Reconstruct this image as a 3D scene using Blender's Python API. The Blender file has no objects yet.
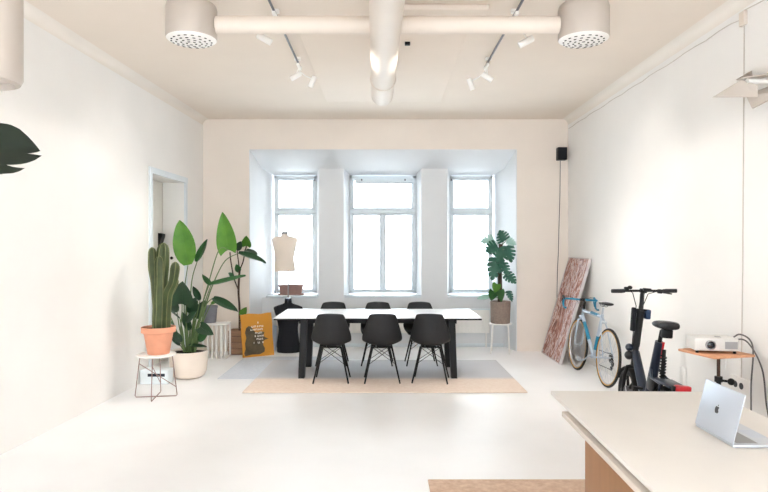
import bpy, bmesh, math, random
from mathutils import Vector, Matrix, Euler
random.seed(7)
PI = math.pi
scene = bpy.context.scene
COL = scene.collection
V = Vector

# ------------------------------------------------------------------ geometry helpers
F = 600.0            # focal length in pixels
CX, CY, EYE = 384.0, 247.0, 1.6
def P(px, py, Y):
    """point seen at pixel (px, py) standing Y metres into the room"""
    s = F / Y
    return V(((px - CX) / s, Y, EYE - (py - CY) / s))

def srgb(r, g, b):
    def c(u):
        u /= 255.0
        return u / 12.92 if u <= 0.04045 else ((u + 0.055) / 1.055) ** 2.4
    return (c(r), c(g), c(b), 1.0)

class MB:
    def __init__(self):
        self.bm = bmesh.new(); self.seen = set()
    def hexa(self, p):
        """8 points: bottom ring 0-3, top ring 4-7"""
        v = [self.bm.verts.new(q) for q in p]
        fs = []
        for f in ((3,2,1,0),(4,5,6,7),(0,1,5,4),(1,2,6,5),(2,3,7,6),(3,0,4,7)):
            fs.append(self.bm.faces.new([v[i] for i in f]))
        return v, fs
    def box(self, x0, x1, y0, y1, z0, z1, bevel=0.0, M=None, seg=2):
        pts = [V((x0,y0,z0)),V((x1,y0,z0)),V((x1,y1,z0)),V((x0,y1,z0)),
               V((x0,y0,z1)),V((x1,y0,z1)),V((x1,y1,z1)),V((x0,y1,z1))]
        if M is not None: pts = [M @ p for p in pts]
        v, fs = self.hexa(pts)
        if bevel:
            es = list({e for f in fs for e in f.edges})
            bmesh.ops.bevel(self.bm, geom=es, offset=bevel, segments=seg, profile=0.5, affect='EDGES')
        return self
    def cbox(self, c, s, bevel=0.0, R=None, seg=2):
        M = Matrix.Translation(V(c))
        if R is not None: M = M @ R.to_4x4()
        return self.box(-s[0]/2, s[0]/2, -s[1]/2, s[1]/2, -s[2]/2, s[2]/2, bevel, M, seg)
    def loft(self, rings, closed=True, cap0=True, cap1=True, loop=False):
        vr = [[self.bm.verts.new(p) for p in r] for r in rings]
        n = len(vr[0]); m = len(vr)
        for i in range(m if loop else m - 1):
            a, b = vr[i], vr[(i + 1) % m]
            for j in range(n if closed else n - 1):
                k = (j + 1) % n
                try: self.bm.faces.new((a[j], a[k], b[k], b[j]))
                except ValueError: pass
        if not loop and closed:
            if cap0: self.bm.faces.new(list(reversed(vr[0])))
            if cap1: self.bm.faces.new(vr[-1])
        return self
    def tube(self, pts, r, n=10, closed=False, sx=1.0, sy=1.0, up=None):
        pts = [V(p) for p in pts]
        m = len(pts)
        rs = r if isinstance(r, (list, tuple)) else [r] * m
        tan = []
        for i in range(m):
            if closed: t = pts[(i+1) % m] - pts[i-1]
            else: t = pts[min(i+1, m-1)] - pts[max(i-1, 0)]
            tan.append(t.normalized())
        u = V(up) if up is not None else (V((0,0,1)) if abs(tan[0].z) < 0.9 else V((1,0,0)))
        rings = []
        for i in range(m):
            t = tan[i]
            u = (u - t * u.dot(t))
            if u.length < 1e-6: u = t.orthogonal()
            u.normalize()
            w = t.cross(u)
            rings.append([pts[i] + rs[i] * (u * math.sin(2*PI*j/n) * sy + w * math.cos(2*PI*j/n) * sx) for j in range(n)])
        return self.loft(rings, loop=closed)
    def ring(self, c, R, r, axis='X', n=40, k=8, M=None):
        c = V(c); pts = []
        for i in range(n):
            a = 2*PI*i/n
            d = {'X': V((0, math.cos(a), math.sin(a))), 'Y': V((math.cos(a), 0, math.sin(a))), 'Z': V((math.cos(a), math.sin(a), 0))}[axis]
            pts.append(c + d * R)
        ax = {'X': (1,0,0), 'Y': (0,1,0), 'Z': (0,0,1)}[axis]
        return self.tube(pts, r, k, closed=True, up=ax)
    def lathe(self, prof, c=(0,0,0), n=32, M=None, ex=1.0, ey=1.0):
        c = V(c); rings = []
        for (r, z) in prof:
            ring = [V((max(r, 1e-5)*math.cos(2*PI*j/n)*ex, max(r, 1e-5)*math.sin(2*PI*j/n)*ey, z)) for j in range(n)]
            if M is not None: ring = [M @ p for p in ring]
            rings.append([p + c for p in ring])
        return self.loft(rings)
    def cyl(self, a, b, r, n=20, r2=None):
        a, b = V(a), V(b)
        return self.tube([a, b], [r, r if r2 is None else r2], n)
    def prism(self, poly, f0, f1):
        """poly list of 2-tuples; f0/f1 map to 3D"""
        return self.loft([[f0(*p) for p in poly], [f1(*p) for p in poly]])
    def sphere(self, c, r, sx=1, sy=1, sz=1, n=16, R=None):
        prof = [(math.sin(PI*i/10), -math.cos(PI*i/10)) for i in range(11)]
        rings = []
        for (q, z) in prof:
            ring = [V((max(q,1e-4)*math.cos(2*PI*j/n)*sx*r, max(q,1e-4)*math.sin(2*PI*j/n)*sy*r, z*r*sz)) for j in range(n)]
            if R is not None: ring = [R @ p for p in ring]
            rings.append([p + V(c) for p in ring])
        return self.loft(rings)
    def mark(self, i):
        for f in self.bm.faces:
            if f not in self.seen: f.material_index = i
            self.seen.add(f)
        return self
    def build(self, name, mat, parent=None, local=False, sharp=38, solid=0, subsurf=0, offset=0):
        bm = self.bm
        bmesh.ops.remove_doubles(bm, verts=bm.verts, dist=1e-5)
        bmesh.ops.recalc_face_normals(bm, faces=bm.faces)
        if parent is not None and not local:
            M = Matrix.Identity(4); q = parent
            while q is not None:
                M = q.matrix_basis @ M; q = q.parent
            bmesh.ops.transform(bm, matrix=M.inverted(), verts=bm.verts)
        la = math.radians(sharp)
        for f in bm.faces: f.smooth = True
        for e in bm.edges:
            if len(e.link_faces) != 2 or e.calc_face_angle(0) > la: e.smooth = False
        me = bpy.data.meshes.new(name)
        bm.to_mesh(me); bm.free()
        o = bpy.data.objects.new(name, me)
        COL.objects.link(o)
        for q in (mat if isinstance(mat, (list, tuple)) else [mat]): me.materials.append(q)
        if parent is not None: o.parent = parent
        if solid:
            md = o.modifiers.new('Solidify', 'SOLIDIFY'); md.thickness = solid; md.offset = offset
        if subsurf:
            md = o.modifiers.new('Subsurf', 'SUBSURF'); md.levels = subsurf; md.render_levels = subsurf
        return o

def thing(name, label, cat, loc=(0,0,0), rot=(0,0,0), group=None):
    o = bpy.data.objects.new(name, None); COL.objects.link(o)
    o.location = loc; o.rotation_euler = rot
    o.empty_display_size = 0.1
    return tag(o, label, cat, group)
def tag(o, label, cat, group=None, kind=None):
    o['label'] = label; o['category'] = cat
    if group: o['group'] = group
    if kind: o['kind'] = kind
    return o
def struct(o):
    o['kind'] = 'structure'; return o
def kids(o): return [c for c in bpy.data.objects if c.parent == o]
def dup(root, loc, rot, label, group=None):
    r = root.copy(); COL.objects.link(r); r.location = loc; r.rotation_euler = rot
    r['label'] = label
    if group: r['group'] = group
    for ch in kids(root):
        c = ch.copy(); COL.objects.link(c); c.parent = r
        for g in kids(ch):
            d = g.copy(); COL.objects.link(d); d.parent = c
    return r

# ------------------------------------------------------------------ materials
def mat(name, col, rough=0.5, metal=0.0, vary=0.06, scale=8.0, bump=0.0, bscale=60.0, stretch=(1,1,1), spec=0.5, emit=None, col2=None, coat=0.0):
    m = bpy.data.materials.new(name); m.use_nodes = True
    nt = m.node_tree; b = nt.nodes['Principled BSDF']
    c = srgb(*col)
    tc = nt.nodes.new('ShaderNodeTexCoord'); mp = nt.nodes.new('ShaderNodeMapping')
    mp.inputs['Scale'].default_value = stretch
    nt.links.new(tc.outputs['Object'], mp.inputs['Vector'])
    nz = nt.nodes.new('ShaderNodeTexNoise'); nz.inputs['Scale'].default_value = scale; nz.inputs['Detail'].default_value = 4
    nt.links.new(mp.outputs[0], nz.inputs['Vector'])
    rp = nt.nodes.new('ShaderNodeValToRGB')
    if col2 is None:
        lo = [max(0, u * (1 - vary)) for u in c[:3]] + [1]; hi = [min(1, u * (1 + vary)) for u in c[:3]] + [1]
    else:
        lo, hi = list(c), list(srgb(*col2))
    rp.color_ramp.elements[0].position = 0.3; rp.color_ramp.elements[1].position = 0.7
    rp.color_ramp.elements[0].color = lo; rp.color_ramp.elements[1].color = hi
    nt.links.new(nz.outputs['Fac'], rp.inputs['Fac']); nt.links.new(rp.outputs['Color'], b.inputs['Base Color'])
    b.inputs['Roughness'].default_value = rough; b.inputs['Metallic'].default_value = metal
    b.inputs['Specular IOR Level'].default_value = spec
    if coat: b.inputs['Coat Weight'].default_value = coat
    if bump:
        n2 = nt.nodes.new('ShaderNodeTexNoise'); n2.inputs['Scale'].default_value = bscale; n2.inputs['Detail'].default_value = 3
        nt.links.new(mp.outputs[0], n2.inputs['Vector'])
        bp = nt.nodes.new('ShaderNodeBump'); bp.inputs['Strength'].default_value = bump; bp.inputs['Distance'].default_value = 0.01
        nt.links.new(n2.outputs['Fac'], bp.inputs['Height']); nt.links.new(bp.outputs['Normal'], b.inputs['Normal'])
    if emit:
        b.inputs['Emission Color'].default_value = srgb(*emit[0]); b.inputs['Emission Strength'].default_value = emit[1]
    return m

M = {}
M['wall'] = mat('white_wall_paint', (236,234,231), 0.75, vary=0.015, scale=2, bump=0.05, bscale=40)
M['wall_cream'] = mat('cream_wall_paint', (233,223,213), 0.8, vary=0.02, scale=2, bump=0.05, bscale=40)
M['wall_bay'] = mat('white_bay_paint', (220,222,224), 0.7, vary=0.015, scale=2, bump=0.04, bscale=40)
M['ceil'] = mat('ceiling_paint', (226,214,201), 0.85, vary=0.015, scale=2)
M['floor'] = mat('white_painted_floor', (246,246,247), 0.42, vary=0.03, scale=1.3, bump=0.03, bscale=25)
M['frame'] = mat('window_frame_paint', (216,224,229), 0.4, vary=0.02)
M['white'] = mat('white_powdercoat', (238,236,232), 0.45, vary=0.02)
M['cove'] = mat('cornice_paint', (230,223,214), 0.8, vary=0.015, scale=2)
M['duct'] = mat('duct_paint', (218,207,195), 0.55, vary=0.02, scale=3)
M['diffuser'] = mat('diffuser_paint', (184,174,164), 0.5, vary=0.02, scale=3)
M['black'] = mat('black_satin', (9,9,10), 0.5, vary=0.1, spec=0.3)
M['black_plastic'] = mat('black_plastic', (15,16,19), 0.42, vary=0.08, scale=20)
M['shell'] = mat('chair_shell_plastic', (17,19,23), 0.55, vary=0.06, scale=14, bump=0.03, bscale=150)
M['black_cloth'] = mat('black_cloth', (16,18,26), 0.9, vary=0.15, scale=60, bump=0.2, bscale=300)
M['dark'] = mat('slot_gap_shade', (40,38,36), 0.9)  # shade inside vent slots and the desk gap, put into a colour
M['soil'] = mat('potting_soil', (52,38,28), 0.95, vary=0.4, scale=60, bump=0.6, bscale=80)
M['terra'] = mat('terracotta', (222,156,126), 0.8, vary=0.07, scale=10, bump=0.06)
M['mauve'] = mat('mauve_clay', (150,118,110), 0.8, vary=0.1, scale=12, bump=0.1)
M['pot_white'] = mat('cream_ceramic', (240,226,212), 0.55, vary=0.02)
M['pot_grey'] = mat('slate_grey_plastic', (118,120,130), 0.6, vary=0.05)
M['pot_taupe'] = mat('taupe_woven_pot', (140,124,114), 0.85, vary=0.12, scale=40, bump=0.3, bscale=90)
M['cactus'] = mat('cactus_skin', (46,58,30), 0.6, col2=(72,86,46), scale=9, bump=0.1, bscale=70)
M['cactus_edge'] = mat('cactus_ridge', (112,116,78), 0.7, vary=0.15, scale=40)
M['leaf'] = mat('bright_leaf', (56,108,20), 0.45, col2=(80,132,32), scale=7, stretch=(1,1,1))
M['leaf_mid'] = mat('mid_leaf', (26,70,30), 0.35, col2=(42,94,40), scale=9)
M['leaf_dark'] = mat('dark_glossy_leaf', (15,46,26), 0.3, col2=(28,68,36), scale=9)
M['leaf_blue'] = mat('bluish_monstera_leaf', (34,84,70), 0.35, col2=(56,108,88), scale=9)
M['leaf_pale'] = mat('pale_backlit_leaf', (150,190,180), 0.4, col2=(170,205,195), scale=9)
M['leaf_black'] = mat('blackish_leaf', (9,16,8), 0.45, col2=(17,27,12), spec=0.25, scale=7)
M['stem'] = mat('green_stem', (92,116,70), 0.5, vary=0.15)
M['stem_dark'] = mat('dark_stem', (52,56,42), 0.6, vary=0.15)
M['bark'] = mat('brown_bark', (70,52,42), 0.85, vary=0.25, scale=30, bump=0.4)
M['wire'] = mat('rosy_wire', (150,120,115), 0.4, metal=0.5, vary=0.05)
M['crate'] = mat('brown_wood', (150,116,92), 0.65, vary=0.14, scale=5, stretch=(1,1,9), bump=0.1)
M['oak'] = mat('warm_plywood', (154,112,76), 0.6, vary=0.07, scale=3, stretch=(6,6,.7))
M['desk'] = mat('pale_desk_board', (226,222,217), 0.5, vary=0.02, scale=3)
M['desk_edge'] = mat('pale_desk_edge', (214,204,194), 0.55, vary=0.03, scale=3)
M['tray'] = mat('tray_wood', (206,150,112), 0.55, vary=0.1, scale=5, stretch=(8,1,1))
M['alu'] = mat('silver_aluminium', (200,205,212), 0.32, metal=0.85, vary=0.03)
M['lid'] = mat('laptop_aluminium', (196,203,214), 0.42, metal=0.35, vary=0.01)
M['keys'] = mat('laptop_keys', (48,48,52), 0.5)
M['table_top'] = mat('white_laminate', (244,246,248), 0.3, vary=0.01)
M['silver'] = mat('silver_blue_paint', (188,200,214), 0.28, metal=0.4, vary=0.03)
M['turq'] = mat('turquoise_paint', (22,124,158), 0.4, vary=0.08)
M['gum'] = mat('gum_sidewall', (206,160,84), 0.7, vary=0.08)
M['rubber'] = mat('black_rubber', (24,24,26), 0.75, vary=0.1)
M['ebike'] = mat('dark_blue_frame', (32,41,57), 0.35, metal=0.3, vary=0.06)
M['red'] = mat('red_reflector', (190,28,36), 0.3, vary=0.08)
M['blue'] = mat('blue_pouch', (26,52,84), 0.5, vary=0.1)
M['torso'] = mat('cream_linen', (238,224,210), 0.85, vary=0.03, scale=80, bump=0.08, bscale=250)
M['neck'] = mat('greyish_neck_cap', (150,146,146), 0.4, vary=0.05)
M['palebin'] = mat('pale_blue_plastic', (196,210,226), 0.45, vary=0.04)
M['offwhite_box'] = mat('pale_blue_white_box', (226,234,238), 0.55, vary=0.02)
M['projector'] = mat('projector_plastic', (208,206,202), 0.5, vary=0.02)
M['grille'] = mat('grille_grey', (150,150,150), 0.6)
M['picture_frame'] = mat('silver_grey_frame', (196,190,190), 0.5, vary=0.04)
M['lens'] = mat('lens_glass', (20,24,34), 0.08, vary=0.05, spec=0.8)
M['cord'] = mat('grey_cord', (84,80,80), 0.6)
M['cord_white'] = mat('pale_cord', (196,188,180), 0.6)
M['wallwhite'] = mat('white_socket', (236,234,230), 0.4, vary=0.01)
M['lamp_glow'] = mat('lamp_lens', (255,250,240), 0.4, emit=((255,244,226), 6.0))
M['track'] = mat('track_metal', (92,92,98), 0.45, metal=0.3)
M['doorpaint'] = mat('door_paint', (232,230,222), 0.5, vary=0.015)
M['facade'] = mat('pale_render', (240,241,242), 0.9, vary=0.03)
M['facade_win'] = mat('facade_window', (205,214,222), 0.3, vary=0.08)
M['rail'] = mat('balcony_metal', (150,158,165), 0.5)

def glass_mat():
    m = bpy.data.materials.new('clear_pane'); m.use_nodes = True
    nt = m.node_tree; nt.nodes.clear()
    out = nt.nodes.new('ShaderNodeOutputMaterial'); mx = nt.nodes.new('ShaderNodeMixShader')
    tr = nt.nodes.new('ShaderNodeBsdfTransparent'); gl = nt.nodes.new('ShaderNodeBsdfGlossy')
    tr.inputs[0].default_value = (0.96, 0.98, 0.98, 1); gl.inputs['Roughness'].default_value = 0.02
    fr = nt.nodes.new('ShaderNodeFresnel'); fr.inputs[0].default_value = 1.3
    nt.links.new(fr.outputs[0], mx.inputs[0]); nt.links.new(tr.outputs[0], mx.inputs[1]); nt.links.new(gl.outputs[0], mx.inputs[2])
    nt.links.new(mx.outputs[0], out.inputs[0])
    return m
M['glass'] = glass_mat()

def woven(name, a, b, axis_split=None, c=None, wave=180, bump=0.35, soft=0.02):
    """rug weave; optionally a second colour beyond a line across the rug (object space Y)"""
    m = mat(name, a, 0.95, vary=0.0, scale=26, col2=b, bump=bump, bscale=wave)
    nt = m.node_tree; bs = nt.nodes['Principled BSDF']
    if axis_split is not None:
        src = bs.inputs['Base Color'].links[0].from_socket
        tc = [n for n in nt.nodes if n.type == 'TEX_COORD'][0]
        sp = nt.nodes.new('ShaderNodeSeparateXYZ'); nt.links.new(tc.outputs['Object'], sp.inputs[0])
        mr = nt.nodes.new('ShaderNodeMapRange'); mr.inputs['From Min'].default_value = axis_split - soft; mr.inputs['From Max'].default_value = axis_split + soft
        nt.links.new(sp.outputs['Y'], mr.inputs['Value'])
        wv = nt.nodes.new('ShaderNodeTexWave'); wv.bands_direction = 'Y'; wv.inputs['Scale'].default_value = 6; wv.inputs['Distortion'].default_value = 1.5
        nt.links.new(tc.outputs['Object'], wv.inputs['Vector'])
        rp = nt.nodes.new('ShaderNodeValToRGB')
        rp.color_ramp.elements[0].color = srgb(*c[0]); rp.color_ramp.elements[1].color = srgb(*c[1])
        nt.links.new(wv.outputs['Fac'], rp.inputs['Fac'])
        mx = nt.nodes.new('ShaderNodeMix'); mx.data_type = 'RGBA'
        nt.links.new(mr.outputs['Result'], mx.inputs['Factor']); nt.links.new(src, mx.inputs['A']); nt.links.new(rp.outputs['Color'], mx.inputs['B'])
        nt.links.new(mx.outputs['Result'], bs.inputs['Base Color'])
    return m
M['rug'] = woven('peach_grey_weave', (232,212,197), (240,224,211), -.25, ((196,195,197), (212,210,211)), soft=.07)
M['rug_grey'] = woven('blue_grey_weave', (206,211,221), (217,221,228))
M['jute'] = woven('jute_weave', (208,176,152), (230,204,182), wave=90, bump=0.8)

def art_mat():
    m = mat('abstract_canvas', (150,84,72), 0.6, vary=0.1, scale=5, bump=0.2, bscale=40)
    nt = m.node_tree; bs = nt.nodes['Principled BSDF']
    tc = [n for n in nt.nodes if n.type == 'TEX_COORD'][0]
    mp = nt.nodes.new('ShaderNodeMapping'); mp.inputs['Scale'].default_value = (1.8, 2.6, .8); mp.inputs['Rotation'].default_value = (0.5, 0, 0)
    nt.links.new(tc.outputs['Object'], mp.inputs['Vector'])
    nz = nt.nodes.new('ShaderNodeTexNoise'); nz.inputs['Scale'].default_value = 2.6; nz.inputs['Detail'].default_value = 7; nz.inputs['Distortion'].default_value = 2.2; nz.inputs['Roughness'].default_value = 0.65
    nt.links.new(mp.outputs[0], nz.inputs['Vector'])
    rp = nt.nodes.new('ShaderNodeValToRGB'); cr = rp.color_ramp
    cr.elements[0].position = 0.30; cr.elements[0].color = srgb(96,62,58)
    cr.elements[1].position = 0.72; cr.elements[1].color = srgb(206,192,190)
    for p, c in ((0.42,(140,88,76)), (0.48,(172,118,102)), (0.53,(226,216,212)), (0.57,(170,146,150)), (0.63,(142,100,90))):
        e = cr.elements.new(p); e.color = srgb(*c)
    nt.links.new(nz.outputs['Fac'], rp.inputs['Fac']); nt.links.new(rp.outputs['Color'], bs.inputs['Base Color'])
    return m
M['art'] = art_mat()

def poster_mat():
    m = mat('mustard_canvas', (198,136,46), 0.8, vary=0.05, scale=4, bump=0.1, bscale=80)
    return m
M['poster'] = poster_mat()
M['poster_dark'] = mat('poster_dark_print', (66,54,38), 0.8, col2=(104,92,70), scale=7)
M['poster_white'] = mat('poster_white_print', (236,228,216), 0.8, vary=0.03)
# ------------------------------------------------------------------ the room
CEIL = 3.56; BACK = 9.2; FRONT = -2.6; XR = 2.822
def lwx(Y): return -2.776 - (BACK - Y) * 0.0378        # inner face of the left wall
def lw(Y, w, z): return V((lwx(Y) - w, Y, z))

struct(MB().box(-4.6, 3.1, FRONT - .1, 10.3, -0.2, 0.0).build('floor', M['floor']))
struct(MB().box(-4.6, 3.1, FRONT - .1, 10.3, CEIL, CEIL + 0.2).build('ceiling', M['ceil']))

# left wall with a deep doorway
D0, D1, DH, DW = 7.33, 8.42, 2.50, 0.30
mb = MB()
for (a, b, z0, z1) in ((FRONT, D0, 0, CEIL), (D1, BACK + .3, 0, CEIL), (D0, D1, DH, CEIL)):
    mb.hexa([lw(a,0,z0), lw(b,0,z0), lw(b,DW,z0), lw(a,DW,z0), lw(a,0,z1), lw(b,0,z1), lw(b,DW,z1), lw(a,DW,z1)])
struct(mb.build('wall_left', M['wall']))
def lwbox(mb, a, b, w0, w1, z0, z1):
    mb.hexa([lw(a,w0,z0), lw(b,w0,z0), lw(b,w1,z0), lw(a,w1,z0), lw(a,w0,z1), lw(b,w0,z1), lw(b,w1,z1), lw(a,w1,z1)]); return mb
mb = MB(); lwbox(mb, D0 - .2, D1 + .2, DW + .01, DW + .05, 0, DH + .2)
door = struct(mb.build('door_1', M['doorpaint']))
mb = MB()
lwbox(mb, D0 - .07, D0, -.022, 0.0, 0, DH); lwbox(mb, D1, D1 + .07, -.022, 0.0, 0, DH); lwbox(mb, D0 - .075, D1 + .075, -.026, 0.0, DH + .0002, DH + .075)
mb.build('door_frame', M['frame'], door)
mb = MB()
for z0, z1 in ((.2, .95), (1.1, 2.3)):
    for a, b in ((D0 + .12, D0 + .5), (D0 + .6, D0 + .98)):
        lwbox(mb, a, b, DW - .004, DW + .01, z0, z1)
mb.build('door_panel', M['doorpaint'], door)
k = P(171.5, 258, 8.36)
mb = MB(); mb.cyl(k + V((0,.055,0)), k, .008, 10); mb.sphere(k, .022, sy=.7)
mb.build('door_knob', M['black'], door)

struct(MB().box(XR, XR + .25, FRONT, BACK + .3, 0, CEIL).build('wall_right', M['wall']))

# back wall: two piers with splayed inner sides and a lintel with a sloping soffit
ZO = 3.10; YW = 9.63; YE = 10.12
def pl(x, y): return V((x, y, 0))
def ph(x, y): return V((x, y, CEIL))
mb = MB()
mb.prism([(-2.776,BACK),(-2.07,BACK),(-1.85,YE),(-1.85,YE+.15),(-2.776,YE+.15)], pl, ph)
mb.prism([(2.04,BACK),(XR,BACK),(XR,YE+.15),(1.83,YE+.15),(1.83,YE)], pl, ph)
mb.prism([(BACK,ZO),(BACK,CEIL),(YE+.15,CEIL),(YE+.15,2.80),(YE,2.80),(YW,2.87)], lambda y,z: V((-2.07,y,z)), lambda y,z: V((2.04,y,z)))
struct(mb.build('wall_back', M['wall_cream']))
# the inside of the bay is white: thin plaster skins over soffit and splayed sides
mb = MB()
e = .012
mb.prism([(BACK+.004,ZO-e),(BACK+.004,ZO),(YW,2.87),(YE,2.80),(YE,2.80-e),(YW,2.87-e)], lambda y,z: V((-2.06,y,z)), lambda y,z: V((2.03,y,z)))
mb.prism([(-2.07+e,BACK+.004),(-1.85+e,YE),(-1.85,YE),(-2.07,BACK+.004)], pl, lambda x,y: V((x,y,ZO-e)))
mb.prism([(2.04-e,BACK+.004),(2.04,BACK+.004),(1.83,YE),(1.83-e,YE)], pl, lambda x,y: V((x,y,ZO-e)))
struct(mb.build('trim_1', M['wall_bay']))

# window wall of the bay: parapet under the sills and two piers
mb = MB()
mb.box(-1.96, 1.93, YW, YE + .15, 0, .79)
for (a, b, c, d) in ((-1.047, -.647, -1.12, -.575), (.60, 1.018, .535, 1.09)):
    mb.prism([(a,YW),(b,YW),(d,9.98),(d,YE+.15),(c,YE+.15),(c,9.98)], lambda x,y: V((x,y,.79)), lambda x,y: V((x,y,2.9)))
struct(mb.build('wall_window', M['wall_bay']))
struct(MB().box(-1.95, 1.92, YW - .012, YW, 0, .055, .003).build('baseboard_window', M['frame']))

def window(n, x0, x1, mull, blind, catch_side):
    ya, yb = 9.98, 10.05
    z0, z1, zt = .83, 2.79, 2.19
    f = .045
    mb = MB()
    mb.box(x0, x0 + f, ya, yb, z0, z1, .004); mb.box(x1 - f, x1, ya, yb, z0, z1, .004)
    mb.box(x0, x1, ya, yb, z1 - .05, z1, .004); mb.box(x0, x1, ya, yb, z0, z0 + .04, .004)
    mb.box(x0, x1, ya - .012, yb, zt - .035, zt + .035, .006)
    w = struct(mb.build(f'window_{n}', M['frame']))
    cells = [(x0 + f, x1 - f, zt + .035, z1 - .05)]
    if mull:
        xm = (x0 + x1) / 2
        MB().box(xm - .025, xm + .025, ya - .006, yb, z0 + .04, zt - .035, .004).build('mullion', M['frame'], w)
        cells += [(x0 + f, xm - .025, z0 + .04, zt - .035), (xm + .025, x1 - f, z0 + .04, zt - .035)]
    else: cells += [(x0 + f, x1 - f, z0 + .04, zt - .035)]
    for (a, b, c, d) in cells:
        mb = MB(); s = .03
        mb.box(a, a + s, ya + .012, yb - .01, c, d, .003); mb.box(b - s, b, ya + .012, yb - .01, c, d, .003)
        mb.box(a + s, b - s, ya + .012, yb - .01, c, c + s, .003); mb.box(a + s, b - s, ya + .012, yb - .01, d - s, d, .003)
        so = mb.build('sash', M['frame'], w)
        MB().box(a + s, b - s, ya + .035, ya + .039, c + s, d - s).build('pane', M['glass'], so)
    MB().box(x0 - .06, x1 + .06, YW - .04, ya, .79, .82, .006).build('window_sill', M['frame'], w)
    for xs in catch_side:
        MB().box(xs - .012, xs + .012, ya - .03, ya, z1 - .09, z1 - .06, .003).build('catch', M['track'], w)
    if blind:
        mb = MB(); mb.tube([(x0 + .09, ya - .02, z1 - .13), (x1 - .06, ya - .02, z1 - .13)], .012, 10)
        mb.box(x0 + .1, x1 - .07, ya - .021, ya - .019, z1 - .12, z1 - .05)
        mb.build('roller_blind', M['frame'], w)
    return w
window(1, -1.83, -1.12, False, False, [-1.15])
window(2, -.575, .535, True, True, [-.37, .35])
window(3, 1.09, 1.81, False, False, [1.12])

# coving along the two long walls, ceiling panel and moulding
def cove(name, side):
    mb = MB(); R = .09; rings = []
    for Y in (FRONT, BACK):
        x0 = lwx(Y) if side < 0 else XR
        s = 1 if side < 0 else -1
        ring = [V((x0 - s*.02, Y, CEIL + .02)), V((x0 - s*.02, Y, CEIL - R))]
        for i in range(9):
            a = PI / 2 * i / 8
            ring.append(V((x0 + s * (R - R * math.cos(a)), Y, CEIL - R + R * math.sin(a))))
        ring.append(V((x0 + s * R, Y, CEIL + .02)))
        rings.append(ring)
    struct(mb.loft(rings).build(name, M['cove']))
cove('trim_2', -1); cove('trim_3', 1)
struct(MB().box(-.77, .755, 5.3, 8.0, CEIL - .022, CEIL, .006).build('trim_4', M['ceil']))
struct(MB().box(.06, .85, 4.84, 5.0, CEIL - .045, CEIL, .008).build('trim_5', M['ceil']))
struct(MB().box(.06, .95, 4.3, 4.72, CEIL - .03, CEIL, .008).build('trim_6', M['ceil']))

# rear of the room, unseen: wall with two window openings sized to balance the fill light
mb = MB()
for (a, b, z0, z1) in ((-3.3, -2.75, 0, CEIL), (2.45, 3.0, 0, CEIL), (-.3, .3, 0, CEIL), (-2.75, 2.45, 2.7, CEIL), (-2.75, 2.45, 0, .8)):
    mb.box(a, b, FRONT - .1, FRONT, z0, z1)
struct(mb.build('wall_rear', M['wall']))

# ------------------------------------------------------------------ heating under the sills
def radiator(x0, x1, label):
    r = thing('radiator', label, 'radiator', ((x0+x1)/2, YW - .05, 0), group='white radiators under the windows')
    mb = MB(); mb.box(x0, x1, YW - .09, YW - .03, .23, .60, .01)
    n = int((x1 - x0) / .05)
    for i in range(n):
        xx = x0 + (x1 - x0) * (i + .5) / n
        mb.box(xx - .012, xx + .012, YW - .098, YW - .088, .26, .57, .004)
    mb.build('panel', M['white'], r)
    MB().box(x0 - .005, x1 + .005, YW - .095, YW - .025, .598, .615, .004).build('top_grille', M['frame'], r)
    for xx in (x0 + .12, x1 - .12): MB().box(xx - .015, xx + .015, YW - .03, YW - .001, .3, .5).build('bracket', M['white'], r)
    mb = MB(); mb.tube([(x1 - .05, YW - .05, .235), (x1 - .05, YW - .05, .0)], .011, 8)
    mb.build('pipe', M['white'], r)
radiator(-1.72, -.9, 'white ribbed radiator under the left window, behind the dress forms')
radiator(-.56, .56, 'white ribbed radiator under the wide middle window')
radiator(.72, 1.68, 'white ribbed radiator under the right window, beside the monstera stand')

# ------------------------------------------------------------------ outside
b = thing('street_building', 'pale overexposed building across the street seen through the windows', 'building', (0, 26, -4))
MB().box(-9, 9, 26, 27, -4, 7.5).build('facade', M['facade'], b)
for i in range(6):
    for j in range(3):
        x = -7.2 + i * 2.7; z = -2.2 + j * 3.1
        f = MB().box(x, x + 1.2, 25.95, 26, z, z + 1.8).build('window', M['facade'], b)
        MB().box(x + .1, x + 1.1, 25.93, 25.95, z + .1, z + 1.7).build('pane', M['facade_win'], f)
mb = MB()
for i in range(9): mb.box(3.3 + i * .28, 3.33 + i * .28, 25.2, 25.24, -.9, .1)
for z in (-.9, -.4, .1): mb.box(3.2, 5.7, 25.2, 25.25, z, z + .05)
mb.box(3.2, 5.7, 25.2, 26, -1.05, -.9)
mb.build('balcony', M['rail'], b)

# ------------------------------------------------------------------ ducts and lamps overhead
YD = 4.6
d = thing('ventilation_duct', 'cream round ventilation duct running along the middle of the ceiling with side branches', 'duct', (0.02, 6.2, 3.2))
mb = MB(); mb.lathe([(.0, 0), (.08, .004), (.106, .02), (.116, .05), (.118, 6.2)], M=Matrix.Rotation(math.radians(.9), 3, 'Z') @ Matrix.Rotation(PI/2, 3, 'X'), n=36, c=(-.02, 6.43, 3.215))
mb.build('main_duct', M['duct'], d)
for xe in (-1.284, 1.338):
    mb = MB(); mb.cyl((.02 + (.1 if xe > 0 else -.1), YD, 3.30), (xe, YD, 3.30), .066, 24)
    mb.build('branch_duct', M['duct'], d)
for yy in (5.75, 3.2, 1.2):
    mb = MB(); xx = -.02 + (6.43 - yy) * .0157; mb.ring((xx, yy, 3.215), .119, .006, 'Y', 36, 6); mb.cyl((xx, yy, 3.335), (xx, yy, CEIL - .015), .006, 8)
    mb.build('hanger', M['duct'], d)

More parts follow.
